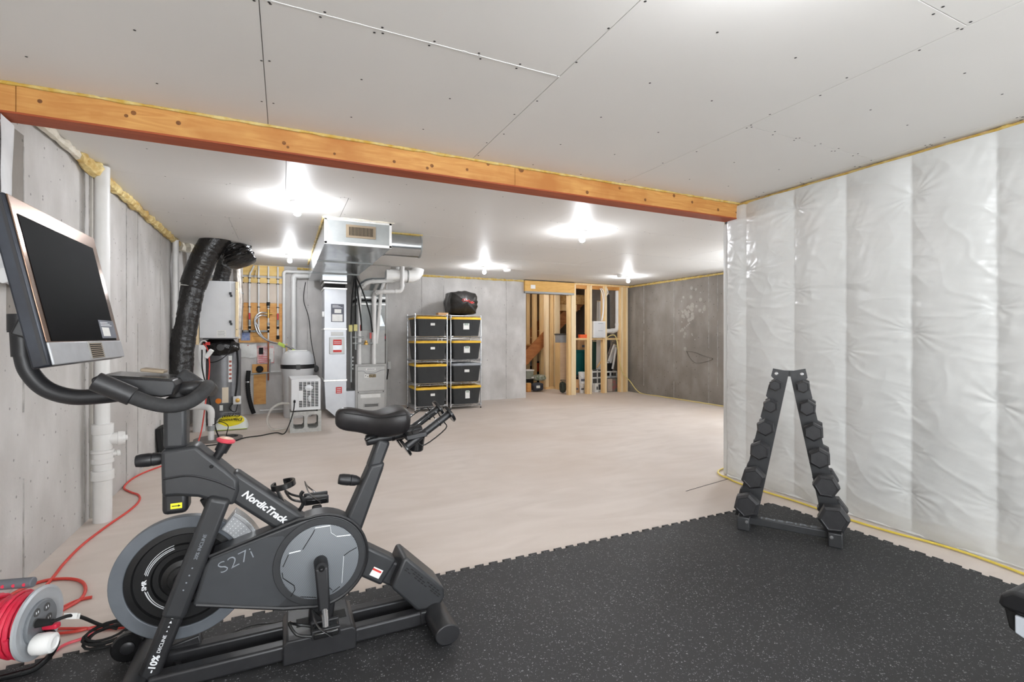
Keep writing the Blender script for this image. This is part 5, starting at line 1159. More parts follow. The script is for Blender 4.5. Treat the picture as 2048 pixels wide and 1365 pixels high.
# ---- base
for y0, y1 in ((2.055, 2.11), (2.19, 2.245)):
    B_('base_rail', MB().box(-.43, .56, y0, y1, .022, .082), 'blk_metal', bevel=.01, seg=3)
hs = MB(); hs.xz([(-.005, .014), (.265, .014), (.265, .088), (.25, .106), (.01, .106), (-.005, .09)], 2.035, 2.265)
house = B_('rail_housing', hs, 'blk_metal', bevel=.006)
for x0, x1 in ((.045, .1), (.185, .235)):
    obj('slot', MB().xz([(x0, .1062), (x1, .1062), (x1, .1078), (x0, .1078)], 2.12, 2.18), 'dark', house, bevel=.0005)
B_('pivot_post', MB().bar((.135, YM, .09), (.15, YM, .25), .07, .09, (1, 0, 0), .08, .1), 'blk', bevel=.01)
B_('rear_stabilizer', MB().tube([(.6, 1.885, .062), (.6, 2.42, .062)], .052, 20, flat=.8, up=(0, 0, 1)), 'blk_metal', bevel=.004)
B_('stabilizer_joint', MB().box(.53, .575, 2.05, 2.25, .03, .085), 'blk', bevel=.006)
for y in (1.889, 2.416):
    B_('rubber_foot', MB().lathe([(.03, 0), (.03, .006)], (.6, y + (.03 if y < 2 else -.03), .012), (0, 0, 1), 16), 'blk')
fs_ = B_('front_stabilizer', MB().tube([(-.47, 1.93, .058), (-.47, 2.37, .058)], .042, 20, flat=.85), 'blk_metal', bevel=.004)
for y in (1.985, 2.335):
    w = B_('transport_wheel', MB().lathe([(.03, -.016), (.05, -.016), (.056, -.01), (.056, .01), (.05, .016), (.03, .016)], (-.545, y, .07), (0, 1, 0), 28), 'blk_gloss')
    obj('wheel_hub', MB().lathe([(.024, -.018), (.02, -.021), (.006, -.022)], (-.545, y, .07), (0, 1, 0), 20), 'blk_metal', w)
    B_('wheel_bracket', MB().bar((-.49, y + .024, .06), (-.545, y + .024, .075), .008, .05, (0, 0, 1)).bar((-.46, y + .02, .09), (-.54, y + .02, .12), .04, .012, (0, 0, 1)), 'blk_gloss', bevel=.003)
B_('leg_socket', MB().tube(smooth([(-.485, 2.1, .05), (-.485, 2.2, .05), (-.37, 2.2, .04), (-.37, 2.1, .04)], 5, True), .012, 8, closed=True), 'blk_metal')
# ---- front leg: an outer sleeve and the sliding inner tube with its printed scale
YL = 2.108
a0 = (-.447, YL, .03); a1 = (-.352, YL, .288); a2 = (-.214, YL, .675)
B_('leg_inner_tube', MB().bar(a0, a1, .066, .07, (0, 1, 0)), 'blk', bevel=.014, seg=3)
leg = B_('leg_sleeve', MB().bar((-.36, YL, .266), a2, .075, .086, (0, 1, 0)), 'bikegrey', bevel=.016, seg=3)
# ---- flywheel behind the leg
WC = Vector((-.345, 0, .354)); YW = 2.20
def wp(y): return (WC.x, y, WC.z)
fly = B_('flywheel', MB().ring(wp(YW), (0, 1, 0), .187, .232, .035, 72), 'fly', bevel=.003)
obj('flywheel_dish', MB().lathe([(.189, .03), (.189, .006), (.165, .004), (.16, .012), (.128, .012), (.124, .002), (.105, .002), (.1, .010), (.082, .010), (.07, -.008), (.052, -.012), (.047, -.018), (.03, -.02), (.026, -.028), (.004, -.03)], wp(YW), (0, 1, 0), 60), 'flydark', fly)
for r in (.1265, .121, .1155):
    obj('stripe', MB().ring(wp(YW + .0105 if r > .124 else YW + .0005), (0, 1, 0), r, r + .002, -.0012, 24, PI * .60, PI * .92, ref=(1, 0, 0)), 'print', fly, sm=0)
    obj('stripe', MB().ring(wp(YW + .0105 if r > .124 else YW + .0005), (0, 1, 0), r, r + .002, -.0012, 24, PI * 1.08, PI * 1.42, ref=(1, 0, 0)), 'print', fly, sm=0)
text('SMR', .02, 'print', fly, plane_mtx((WC.x - .122, YW - .002, WC.z - .004), (0, 0, 1), (-1, 0, 0)), bold=.0006)
B_('magnet_housing', MB().ring(wp(2.186), (0, 1, 0), .205, .276, .06, 20, -PI * .14, -PI * .295, ref=(1, 0, 0)), 'silver', bevel=.004)
B_('magnet_trim', MB().ring(wp(2.184), (0, 1, 0), .268, .284, .064, 20, -PI * .14, -PI * .295, ref=(1, 0, 0)), 'steel', bevel=.002)
dt = MB()
for i in range(7):
    for j in range(5):
        w = -PI * (.16 + .12 * i / 6); r = .215 + .045 * j / 4
        dt.lathe([(.0022, 0), (.0012, .001)], (WC.x + r * math.cos(w), 2.1855, WC.z - r * math.sin(w)), (0, -1, 0), 6)
B_('dot_pattern', dt, 'print', sm=0)
B_('brake_pad', MB().bar((-.27, 2.2, .655), (-.24, 2.2, .59), .05, .03, (0, 1, 0)), 'blk_gloss', bevel=.004)
# ---- drive cover
CY0, CY1 = 2.085, 2.192
cc = (.132, .372); R = .182
arc = [(cc[0] + R * math.cos(w), cc[1] + R * math.sin(w)) for w in [math.radians(d) for d in range(104, -97, -8)]]
cover = [(-.09, .232), (-.3, .29), (-.3, .30), (-.265, .43), (-.24, .462)] + arc
dc = B_('drive_cover', MB().xz(cover, CY0, CY1), 'bikegrey', bevel=.008, seg=3)
obj('cover_rim', MB().tube([(-.25, CY0 + .004, .46), (-.1, CY0 + .004, .504), (.05, CY0 + .004, .547)] + [(a, CY0 + .004, b) for a, b in arc] + [(0, CY0 + .004, .21), (-.1, CY0 + .004, .238), (-.29, CY0 + .004, .292)], .007, 6), 'blk', dc)
ar = [(-.285, .305), (-.245, .448), (-.06, .5)] + [(-.335 + .36 * math.cos(w), .36 + .36 * math.sin(w)) for w in [math.radians(d) for d in range(22, -22, -5)]] + [(-.02, .226), (-.1, .246)]
pan = obj('cover_panel', MB().xz(ar, CY0 - .0015, CY0 + .002), 'panelgrey', dc, sm=0)
text('S27i', .062, 'printgrey', dc, plane_mtx((-.162, CY0 - .0022, .43), (.93, 0, .35), (0, 0, 1)), bold=-.0012, sx=1.2)
obj('disc_ring', MB().ring((cc[0], CY0, cc[1]), (0, 1, 0), .146, .172, -.006, 64), 'bikegrey', dc, bevel=.002)
obj('crank_disc', MB().lathe([(.146, 0), (.146, -.008), (.142, -.010), (.02, -.010), (.002, -.010)], (cc[0], CY0, cc[1]), (0, 1, 0), 64), 'discweave', dc)
def dline(pts, m, r=.0016): obj('disc_line', MB().tube([(cc[0] + a * .146, CY0 - .0108, cc[1] + b * .146) for a, b in pts], r, 5), m, dc)
dline([(-.95, -.1), (-.93, -.25), (-.66, -.5), (-.64, -.62), (-.74, -.78)], 'dark')
dline([(-.93, .05), (-.8, .34)], 'dark'); dline([(-.45, .42), (-.2, .8), (-.15, .9)], 'dark')
dline([(-.78, .38), (-.5, .4)], 'print', .0025); dline([(-.14, .95), (.25, .95)], 'print', .0025); dline([(.42, .62), (.78, .6)], 'print', .0025)
dline([(.25, .93), (.27, .75), (.42, .62)], 'print', .001); dline([(.6, .05), (.75, .14), (.95, .22)], 'dark'); dline([(.6, .05), (.57, -.4), (.55, -.7)], 'print', .001)
dline([(-.5, -.84), (-.1, -.95)], 'dark'); dline([(.1, -.62), (.3, -.84)], 'dark'); dline([(.3, -.9), (.5, -.78)], 'dark')
# ---- cranks and pedals
hub = B_('crank_hub', MB().lathe([(.026, 0), (.026, .05), (.02, .06), (.004, .06)], (cc[0], CY0 - .008, cc[1]), (0, -1, 0), 24), 'blk')
obj('crank_bolt', MB().lathe([(.012, 0), (.012, .004), (.005, .004), (.004, .001)], (cc[0], CY0 - .068, cc[1] - .002), (0, -1, 0), 16), 'blk_gloss', hub)
def pedal(x, y, z, side, s=-1):
    p = B_('pedal', MB().box(x - .045, x + .045, y - .045, y + .045, z - .012, z + .012), 'blk_gloss', bevel=.006)
    for k in (-.03, .03): obj('pedal_rail', MB().box(x - .05, x + .05, y + k - .008, y + k + .008, z - .017, z + .017), 'blk_metal', p, bevel=.003)
    obj('toe_cage', MB().tube(smooth([(x + .05 * side, y - .035, z), (x + .1 * side, y - .035, z + .02), (x + .125 * side, y, z + .05), (x + .1 * side, y + .035, z + .02), (x + .05 * side, y + .035, z)], 5), .005, 6), 'blk_gloss', p)
    obj('toe_strap', MB().tube(smooth([(x + .02, y - .05, z - .01), (x + .03 * side, y - .05, z + .04), (x + .045 * side, y, z + .075), (x + .03 * side, y + .05, z + .04), (x + .02, y + .05, z - .01)], 5), .009, 6, flat=.3), 'blk_gloss', p)
    return p
B_('crank_arm', MB().bar((cc[0], 2.025, cc[1]), (.142, 2.015, .205), .022, .05, (1, 0, 0), .02, .042), 'blk', bevel=.008, seg=3)
B_('crank_arm', MB().bar((cc[0], 2.275, cc[1]), (.13, 2.28, .535), .022, .05, (1, 0, 0), .02, .04), 'blk', bevel=.008, seg=3)
pd = pedal(.142, 1.96, .168, -1)
pedal(.13, 2.335, .548, -1)
B_('pedal_spindle', MB().cyl((.142, 2.005, .21), (.142, 1.93, .17), .012), 'steel')
# ---- main tube
mt = B_('main_tube', MB().bar((-.2, YM, .725), (.07, YM, .487), .076, .098, (0, 0, 1)), 'bikegrey', bevel=.016, seg=3)
dv = Vector((.26, 0, -.233)).normalized(); nv = Vector((.667, 0, .745))
ctr = Vector((-.068, YM - .0388, .609))
text('NordicTrack', .037, 'print', mt, plane_mtx(ctr, dv, nv), shear=.22, bold=.0012)
lab = Vector((-.2, YM, .72)) + nv * .0495
obj('rating_label', MB().bar(lab + dv * .05, lab + dv * .19, .03, .001, nv), 'paper', mt, sm=0)
obj('warning_label', MB().bar(lab + dv * .03, lab + dv * .048, .03, .001, nv), 'yellow', mt, sm=0)
ch = B_('bottle_holder', MB().bar((-.02, YM, .615), (.055, YM, .548), .05, .012, nv), 'blk_gloss', bevel=.004)
obj('holder_hoop', MB().ring((.0, YM + .005, .665), (-.2, 0, 1), .036, .046, .022, 26, 0, PI * 1.75), 'blk_gloss', ch, bevel=.002)
obj('holder_arm', MB().bar((.0, YM, .605), (-.028, YM, .665), .03, .01, (1, 0, 0)), 'blk_gloss', ch, bevel=.002)
obj('holder_clip', MB().tube(smooth([(.05, YM, .555), (.07, YM, .59), (.062, YM, .625), (.07, YM, .64)], 4), .008, 6), 'blk_gloss', ch)
# ---- steering cover, posts and knobs
cov = [(-0.399, 0.864), (-0.325, 0.869), (-0.291, 0.872), (-0.259, 0.837), (-0.201, 0.779), (-0.158, 0.734), (-0.154, 0.687), (-0.17, 0.633), (-0.221, 0.648), (-0.286, 0.68), (-0.349, 0.692), (-0.396, 0.695)]
hc = B_('head_cover', MB().xz(cov, YM - .055, YM + .055), 'bikegrey', bevel=.014, seg=3)
obj('cover_crease', MB().tube(smooth([(-.39, YM - .0555, .762), (-.31, YM - .056, .765), (-.23, YM - .056, .735), (-.165, YM - .055, .695)], 5), .004, 6), 'blk_metal', hc)
obj('cover_screw', MB().lathe([(.007, 0), (.004, .003)], (-.243, YM - .055, .79), (0, -1, 0), 10), 'dark', hc)
lp = B_('lower_post', MB().box(-.398, -.318, YM - .045, YM + .045, .625, .72), 'blk', bevel=.018, seg=3)
obj('arrow_sticker', MB().box(-.37, -.335, YM - .0462, YM - .045, .648, .668), 'yellow', lp, sm=0)
obj('arrow', MB().xz([(-.366, .6565), (-.347, .6565), (-.347, .6535), (-.339, .658), (-.347, .6625), (-.347, .6595), (-.366, .6595)], YM - .0468, YM - .046), 'dark', lp, sm=0)
B_('handlebar_post', MB().box(-.395, -.322, YM - .04, YM + .04, .86, 1.05), 'bikegrey', bevel=.016, seg=3)
def knob(p, d, s=1.0):
    k = B_('adjustment_knob', MB().lathe([(.02 * s, 0), (.028 * s, .02 * s), (.03 * s, .045 * s)], p, d, 24), 'blk')
    pr = []
    obj('knob_grip', MB().lathe([(.029 * s, .046 * s), (.031 * s, .06 * s), (.03 * s, .09 * s), (.026 * s, .108 * s), (.002, .11 * s)], p, d, 12), 'blk', k, bevel=.002)
    return k
knob((-.395, YM, .825), (-1, 0, -.03), .8)
rk_ = B_('resistance_knob', MB().cyl((-.238, YM, .80), (-.215, YM, .84), .014, .016, 16).cyl((-.219, YM, .832), (-.203, YM, .865), .022, .024, 20), 'blk')
obj('knob_cap', MB().lathe([(.02, 0), (.031, .006), (.033, .013), (.026, .019), (.002, .02)], (-.204, YM, .862), (.25, 0, 1), 24), mat('red_knob', (206, 70, 84), .4, 0, (214, 84, 96), 10), rk_)
obj('knob_top', MB().lathe([(.024, .0195), (.02, .022), (.002, .0225)], (-.204, YM, .862), (.25, 0, 1), 20), mat('knob_cream', (226, 186, 160), .4), rk_)
# ---- handlebars
hb = [(-0.449, 1.95, 1.077), (-0.398, 1.945, 1.053), (-0.343, 1.945, 1.039), (-0.297, 1.96, 1.046), (-0.268, 1.99, 1.065), (-0.254, 2.05, 1.084), (-0.259, 2.14, 1.085)]
B_('handlebar', MB().tube(smooth(hb, 8), .0235, 16), 'grip')
nr = B_('bar_end', MB().tube([(-0.54, 1.945, 1.13), (-0.444, 1.95, 1.075)], .027, 20, flat=1.15), 'blk', bevel=.003)
B_('far_grip', MB().tube([(-0.366, 2.2, 1.122), (-0.273, 2.2, 1.046)], .034, 18, flat=1.15), 'grip', bevel=.012, seg=3)
B_('handlebar_yoke', MB().tube(smooth([(-.36, YM, 1.03), (-.35, YM, 1.07), (-.3, YM, 1.08), (-.27, YM + .05, 1.075), (-.262, YM + .1, 1.06)], 5), .026, 14), 'blk')
tray = [(-.575, 1.132), (-.56, 1.14), (-.35, 1.118), (-.342, 1.1), (-.35, 1.065), (-.385, 1.06), (-.5, 1.085), (-.572, 1.11)]
ty = B_('device_tray', MB().xz(tray, 2.03, 2.27), 'blk', bevel=.006)
obj('tray_recess', MB().bar((-.55, YM, 1.1405), (-.365, YM, 1.1215), .2, .003, (0, 0, 1)), 'blk_gloss', ty, sm=0)
obj('phone', MB().bar((-.47, 2.19, 1.15), (-.4, 2.19, 1.14), .07, .012, (0, 0, 1)), 'tan', ty, bevel=.003)
# ---- screen arm and screen
B_('screen_arm', MB().tube(smooth([(-.5, YM, 1.07), (-.58, YM, 1.062), (-.66, YM, 1.064), (-.728, YM, 1.095), (-.77, YM, 1.155), (-.785, YM, 1.22)], 8), .027, 18), 'blk')
B_('arm_collar', MB().cyl((-.783, YM, 1.205), (-.787, YM, 1.29), .031, n=20).cyl((-.787, YM, 1.285), (-.788, YM, 1.345), .036, n=20), 'blk')
TA = math.atan2(.1, .487); tu = Vector((-math.sin(TA), 0, math.cos(TA))); tn = Vector((math.cos(TA), 0, math.sin(TA)))
S0 = Vector((-.6, 2.165, 1.186)); SW, SH = .345, .499
def sp3(y, h, d): return S0 + Vector((0, y, 0)) + tu * h + tn * d
def slab(y0, y1, h0, h1, d0, d1):
    return MB().add([sp3(y, h, d) for y in (y0, y1) for h in (h0, h1) for d in (d0, d1)], [(0, 1, 3, 2), (4, 6, 7, 5), (0, 4, 5, 1), (2, 3, 7, 6), (0, 2, 6, 4), (1, 5, 7, 3)])
sn = B_('screen_housing', slab(-SW, SW, 0, SH, -.048, -.004), 'monside', bevel=.006)
obj('bezel', slab(-SW + .004, SW - .004, .07, SH - .004, -.004, .0), 'bezel', sn, bevel=.002)
obj('display', slab(-.312, .29, .072, .445, 0, .0015), 'screen', sn, sm=0)
obj('side_trim', slab(-SW - .001, -SW + .003, .01, SH - .01, -.02, -.012), 'blk_metal', sn, sm=0)
obj('screen_mount', MB().bar(sp3(0, .1, -.05), (-.79, 2.15, 1.32), .1, .09, (0, 0, 1)), 'blk', sn, bevel=.006)
sb_ = obj('speaker_bar', slab(-SW + .004, SW - .004, .002, .07, -.004, .003), 'silver', sn, bevel=.003)
obj('speaker_frame', slab(-.045, .1, .004, .068, .003, .0045), 'furnlite', sn, bevel=.002)
obj('grille_backing', slab(-.03, .085, .009, .062, .0045, .0052), 'dark', sn, sm=0)
for k in range(8): obj('grille_slat', slab(-.03, .085, .0105 + k * .0068, .0135 + k * .0068, .005, .008), 'tan', sn, sm=0)
lb = obj('energy_label', slab(.13, .30, .08, .15, .0015, .0022), mat('dark_label', (88, 92, 104), .5, 0, (104, 108, 118), 20), sn, sm=0)
obj('label_panel', slab(.15, .23, .088, .122, .0022, .0026), 'paper', sn, sm=0)
for k in range(3): obj('label_line', slab(.145, .27 - k * .02, .128 + k * .006, .1305 + k * .006, .0022, .0026), 'print', sn, sm=0)
# ---- seat assembly
sl = [(0.164, 0.41), (0.217, 0.495), (0.331, 0.728), (0.401, 0.725), (0.392, 0.691), (0.298, 0.435), (0.253, 0.389)]
st = B_('seat_tube', MB().xz([(.17, .43), (.222, .49), (.33, .728), (.393, .733), (.385, .70), (.29, .44), (.25, .40)], YM - .042, YM + .042), 'bikegrey', bevel=.014, seg=3)
ct = Vector((.333, YM - .043, .50))
B_('seat_post', MB().bar((.345, YM, .70), (.392, YM, .825), .056, .068, (0, 1, 0)), 'bikegrey', bevel=.014, seg=3)
knob((.29, YM, .655), (-1, 0, .22), .78)
B_('seat_slider', MB().tube([(.318, YM, .824), (.56, YM, .853)], .027, 18, flat=.85), 'blk', bevel=.004)
B_('slider_band', MB().tube([(.425, YM, .838), (.435, YM, .8395)], .032, 18, flat=.85), 'blk_gloss')
B_('seat_clamp', MB().box(.335, .42, YM - .035, YM + .035, .84, .872), 'blk_gloss', bevel=.008)
B_('clamp_lever', MB().tube(smooth([(.36, YM - .03, .845), (.33, YM - .06, .848), (.305, YM - .07, .842)], 4), .009, 8), 'blk_gloss', bevel=.002)
# saddle: lofted sections from nose to tail
rings = []
for x, w, zt, zb in [(.193, .012, .945, .905), (.2, .026, .962, .892), (.222, .036, .975, .876), (.26, .042, .972, .868), (.3, .048, .96, .86), (.335, .058, .953, .842), (.37, .08, .954, .835), (.405, .103, .964, .835), (.44, .115, .976, .84), (.468, .115, .975, .846), (.488, .1, .962, .856), (.497, .07, .945, .88)]:
    ring = []
    for k in range(18):
        a = 2 * PI * k / 18; cs = math.cos(a); sn_ = math.sin(a)
        zz = (zt + zb) / 2 + (zt - zb) / 2 * math.copysign(abs(sn_) ** .6, sn_)
        if sn_ > .85 and .3 < x < .49: zz -= .008 * (x - .3) / .1 if x < .4 else .008
        ww = w * (1.0 if sn_ > -.2 else (.82 if x < .4 else .9))
        ring.append((x, YM + ww * math.copysign(abs(cs) ** .7, cs), zz))
    rings.append(ring)
sd = B_('saddle', MB().loft(rings), 'saddle')
sd.modifiers.new('sub', 'SUBSURF').render_levels = 1
obj('saddle_seam', MB().tube(smooth([(.225, YM - .0375, .955), (.3, YM - .046, .94), (.36, YM - .072, .93), (.42, YM - .108, .938), (.47, YM - .114, .942)], 5), .002, 5), 'dark', sd)
obj('saddle_clip', MB().bar((.49, YM - .02, .93), (.515, YM - .02, .926), .012, .006), 'darkgrey', sd)
# dumbbell cradle behind the saddle
ck = B_('dumbbell_cradle', MB().bar((.47, YM, .838), (.56, YM, .85), .2, .022, (0, 0, 1)), 'blk', bevel=.004)
for y in (2.07, 2.24):
    p0 = Vector((.475, y, .80)); p1 = Vector((.66, y, .925)); d = (p1 - p0).normalized()
    obj('cradle_bar', MB().cyl(p0, p1, .0165, n=18), 'blk', ck)
    obj('end_disc', MB().cyl(p1, p1 + d * .014, .043, .041, 26), 'blk_gloss', ck, bevel=.003)
    obj('end_disc', MB().cyl(p0 - d * .012, p0, .043, .041, 26), 'blk_gloss', ck, bevel=.003)
    for t in (.35, .75):
        q = p0.lerp(p1, t); obj('bar_band', MB().cyl(q - d * .003, q + d * .003, .0195, n=18), 'blk_gloss', ck)
    u = d.cross(Vector((0, 1, 0))).normalized() * -1
    for s_ in (1, -1):
        obj('wire_loop', MB().tube(smooth([p0.lerp(p1, .2) + u * .012 * s_, p0.lerp(p1, .3) + u * .045 * s_, p0.lerp(p1, .8) + u * .045 * s_, p0.lerp(p1, .85) + u * .015 * s_], 4), .0028, 6), 'blk_gloss', ck)
B_('bottle_cup', MB().lathe([(.03, -.075), (.034, -.07), (.037, 0), (.033, 0), (.03, -.06), (.002, -.06)], (.535, YM - .02, .84), (.1, 0, 1), 22), 'blk_gloss')
# ---- rear arm and fan box
B_('rear_sleeve', MB().bar((.25, YM, .36), (.41, YM, .253), .08, .12, (0, 0, 1)), 'bikegrey', bevel=.014, seg=3)
B_('rear_tube', MB().bar((.39, YM, .267), (.5, YM, .193), .068, .1, (0, 0, 1)), 'bikegrey', bevel=.012, seg=3)
obj('safety_label', MB().bar((.338, YM - .0405, .278), (.372, YM - .0405, .255), .001, .034, (0, 0, 1)), 'paper', B_('label_plate', MB().bar((.336, YM - .0398, .279), (.374, YM - .0398, .254), .001, .037, (0, 0, 1)), 'paper', sm=0), sm=0)
obj('label_stripe', MB().bar((.341, YM - .0412, .287), (.375, YM - .0412, .264), .001, .008, (0, 0, 1)), 'red', bike, sm=0)
fb = [(0.474, 0.318), (0.644, 0.15), (0.646, 0.118), (0.616, 0.067), (0.505, 0.085), (0.413, 0.175)]
fan = B_('fan_housing', MB().xz([(.462, .325), (.48, .322), (.642, .16), (.643, .12), (.615, .071), (.52, .086), (.412, .205), (.415, .222)], YM - .085, YM + .085), 'bikegrey', bevel=.012, seg=3)
for k in range(11):
    q = Vector((.492, YM - .0855, .29)).lerp(Vector((.632, YM - .0855, .15)), k / 10)
    for j in range(3):
        if (k * 7 + j * 3) % 5 == 0: continue
        c = q + Vector((-.55, 0, -.45)).normalized() * (.010 + .009 * j)
        obj('vent_slot', MB().bar(c - Vector((.005, 0, -.0045)), c + Vector((.005, 0, -.0045)), .0016, .004, (0, 0, 1)), 'dark', fan, sm=0)
B_('power_lead', MB().tube(smooth([(.1, 2.3, .11), (0, 2.33, .035), (-.12, 2.36, .03), (-.22, 2.34, .025), (-.33, 2.33, .03), (-.42, 2.36, .05)], 6), .003, 6), 'blk')
B_('lower_guard', MB().bar((-.44, 2.24, .055), (-.29, 2.24, .085), .05, .06, (0, 0, 1)), 'blk', bevel=.006)
# printed scale on the leg
ld = (Vector(a1) - Vector(a0)).normalized(); lx = Vector((ld.z, 0, -ld.x))
ly = YL - .0358
text('-10%', .03, 'print', bike, plane_mtx(Vector((a0[0], ly, a0[2])) + ld * .098, ld, -lx), bold=.0008)
text('DECLINE', .0155, 'print', bike, plane_mtx(Vector((a0[0], ly, a0[2])) + ld * .166, ld, -lx))
for k, s in enumerate((.004, .0045, .006, .005, .0045)):
    q = Vector((a0[0], ly, a0[2])) + ld * (.21 + k * .0155)
    B_('scale_mark', MB().add([q + lx * s * .7 - ld * s * .6, q - lx * s * .7 - ld * s * .6, q + ld * s * .8, q + lx * s * .7 - ld * s * .6 + V((0, .0008, 0)), q - lx * s * .7 - ld * s * .6 + V((0, .0008, 0)), q + ld * s * .8 + V((0, .0008, 0))], [(0, 1, 2), (5, 4, 3), (0, 1, 4, 3), (1, 2, 5, 4), (2, 0, 3, 5)]), 'print', sm=0)
for k in range(4):
    q = Vector((-.325, YL - .0436, .365)) + ld * (k * .026)
    B_('scale_mark', MB().lathe([(.003, 0), (.002, .0006)], q, (0, -1, 0), 6), 'printgrey', sm=0)
text('20% INCLINE', .016, 'printgrey', bike, plane_mtx(Vector((-.273, YL - .0436, .51)), ld, -lx))

# ================================================================== dumbbell rack (local frame turned towards the room)
RO = Vector((2.947, 2.08, .012)); RA = math.atan2(-.838, .546)
dbr = thing('dumbbell_rack', 'charcoal A-frame dumbbell rack standing on the corner of the rubber mat', 'dumbbell rack', RO, RA)
ZB = .012
HLf = [(-0.064, 0.96), (-0.092, 0.827), (-0.121, 0.686), (-0.153, 0.534), (-0.19, 0.353), (-0.229, 0.17)]
HRf = [(0.087, 0.959), (0.11, 0.83), (0.142, 0.685), (0.173, 0.528), (0.207, 0.365), (0.245, 0.175)]
RLs = [.041, .049, .058, .066, .078, .084]; RRs = [.043, .054, .062, .067, .077, .09]
RLs = [r * .93 for r in RLs]; RRs = [r * .93 for r in RRs]
LO = [(-0.083, 1.063), (-0.28, 0.194)]; LI = [(0.005, 1.047), (-0.18, 0.061)]
RO_ = [(0.099, 1.067), (0.271, 0.218)]; RI = [(0.013, 1.047), (0.203, 0.058)]
def legplate(outer, inner, heads, name):
    o0, o1 = Vector(outer[0]), Vector(outer[1]); i0, i1 = Vector(inner[0]), Vector(inner[1])
    o1 = o0 + (o1 - o0) * ((o0.y - .06) / (o0.y - o1.y)); i1 = i0 + (i1 - i0) * ((i0.y - .06) / (i0.y - i1.y))
    e = (o1 - o0).normalized(); nrm = Vector((i0.x - o0.x, i0.y - o0.y)); nrm = (nrm - e * nrm.dot(e)).normalized()
    pts = [o0]
    for hx, hz in heads:      # open hook notches on the outer edge, one for each handle
        t = (Vector((hx, hz)) - o0).dot(e)
        a = o0 + e * (t - .045); b = o0 + e * (t + .012)
        pts += [a, a + nrm * .012 + e * .01, o0 + e * (t - .02) + nrm * .04, o0 + e * (t + .008) + nrm * .042, b + nrm * .012, b]
    pts += [o1, i1, i0]
    m = MB().prism([(p.x, p.y - ZB) for p in pts], lambda a, b, c: (a, c, b), -.004, .004)
    p = obj(name, m, 'rackmetal', dbr, local=True, sm=0)
    obj('folded_flange', MB().bar((i0.x, .02, i0.y - ZB), (i1.x, .02, i1.y - ZB), .006, .045, (0, 1, 0)), 'rackmetal', p, local=True, sm=0)
    c = o0.lerp(i0, .3) + e * .03
    bt = obj('bolt', MB().lathe([(.011, 0), (.011, .004), (.006, .008), (.002, .008)], (c.x, -.004, c.y - ZB), (0, -1, 0), 14), 'steel', p, local=True)
    return i1, o1
li1, lo1 = legplate(LO, LI, HLf, 'leg_plate')
ri1, ro1 = legplate(RO_, RI, HRf, 'leg_plate')
for (a, b) in ((li1, lo1), (ri1, ro1)):
    c = (a.x + b.x) / 2
    ft_ = obj('foot', MB().box(c - .036, c + .036, -.14, .16, 0, .085), 'rackmetal', dbr, local=True, bevel=.006)
    obj('foot_bolt', MB().lathe([(.01, 0), (.01, .005), (.002, .006)], (c + (.02 if c < 0 else -.02), -.14, .06), (0, -1, 0), 12), 'steel', ft_, local=True)
lc = (li1.x + lo1.x) / 2; rc = (ri1.x + ro1.x) / 2
obj('cross_bar', MB().box(lc + .03, rc - .03, -.085, -.03, .028, .075), 'rackmetal', dbr, local=True, bevel=.006)
tb = text('INSPIRE', .05, 'printgrey', None, Matrix.Translation((0, 0, 0)) @ plane_mtx(((lc + rc) / 2, -.0565, .0755), (1, 0, 0), (0, 1, 0.0)), sx=1.75, space=1.1)
tb.parent = dbr
obj('top_bracket', MB().box(-.03, .03, .004, .03, LO[0][1] - ZB - .05, LO[0][1] - ZB - .012), 'rackmetal', dbr, local=True)
def hexring(x, y, z, r, rot=PI / 6): return [(x + r * math.cos(rot + PI / 3 * k), y, z + r * math.sin(rot + PI / 3 * k)) for k in range(6)]
mt3 = Matrix.Translation(RO) @ Matrix.Rotation(RA, 4, 'Z')
names6 = ['smallest', 'second smallest', 'third smallest', 'third largest', 'second largest', 'largest']
where6 = ['top', 'second from the top', 'third from the top', 'third from the bottom', 'second from the bottom', 'bottom']
for side, heads, rads, sw_ in (('left', HLf, RLs, 1), ('right', HRf, RRs, -1)):
    for i, ((hx, hz), r) in enumerate(zip(heads, rads)):
        t = thing('dumbbell', 'black rubber hex dumbbell, %s on the %s leg of the rack' % (where6[i], side), 'dumbbell', mt3 @ Vector((hx, 0, hz - ZB)), RA, group='hex dumbbells on the A-frame rack')
        rot = (PI / 6 if i < 4 else .1 + .12 * sw_) + random.uniform(-.12, .12); hl = .05 + r * .55
        for s in (-1, 1):
            y0 = s * .045; y1 = s * (.045 + hl)
            hm_ = MB().loft([hexring(0, y0, 0, r * .86, rot), hexring(0, y0 + s * .012, 0, r, rot), hexring(0, y1 - s * .014, 0, r, rot), hexring(0, y1, 0, r * .8, rot), hexring(0, y1 - s * .003, 0, r * .74, rot)])
            obj('hex_head', hm_, 'hex', t, local=True, sm=0)
        obj('handle', MB().tube([(0, -.05, 0), (0, -.02, 0), (0, 0, 0), (0, .02, 0), (0, .05, 0)], .014, 14, radii=[.013, .0145, .0165, .0145, .013]), 'steel', t, local=True)

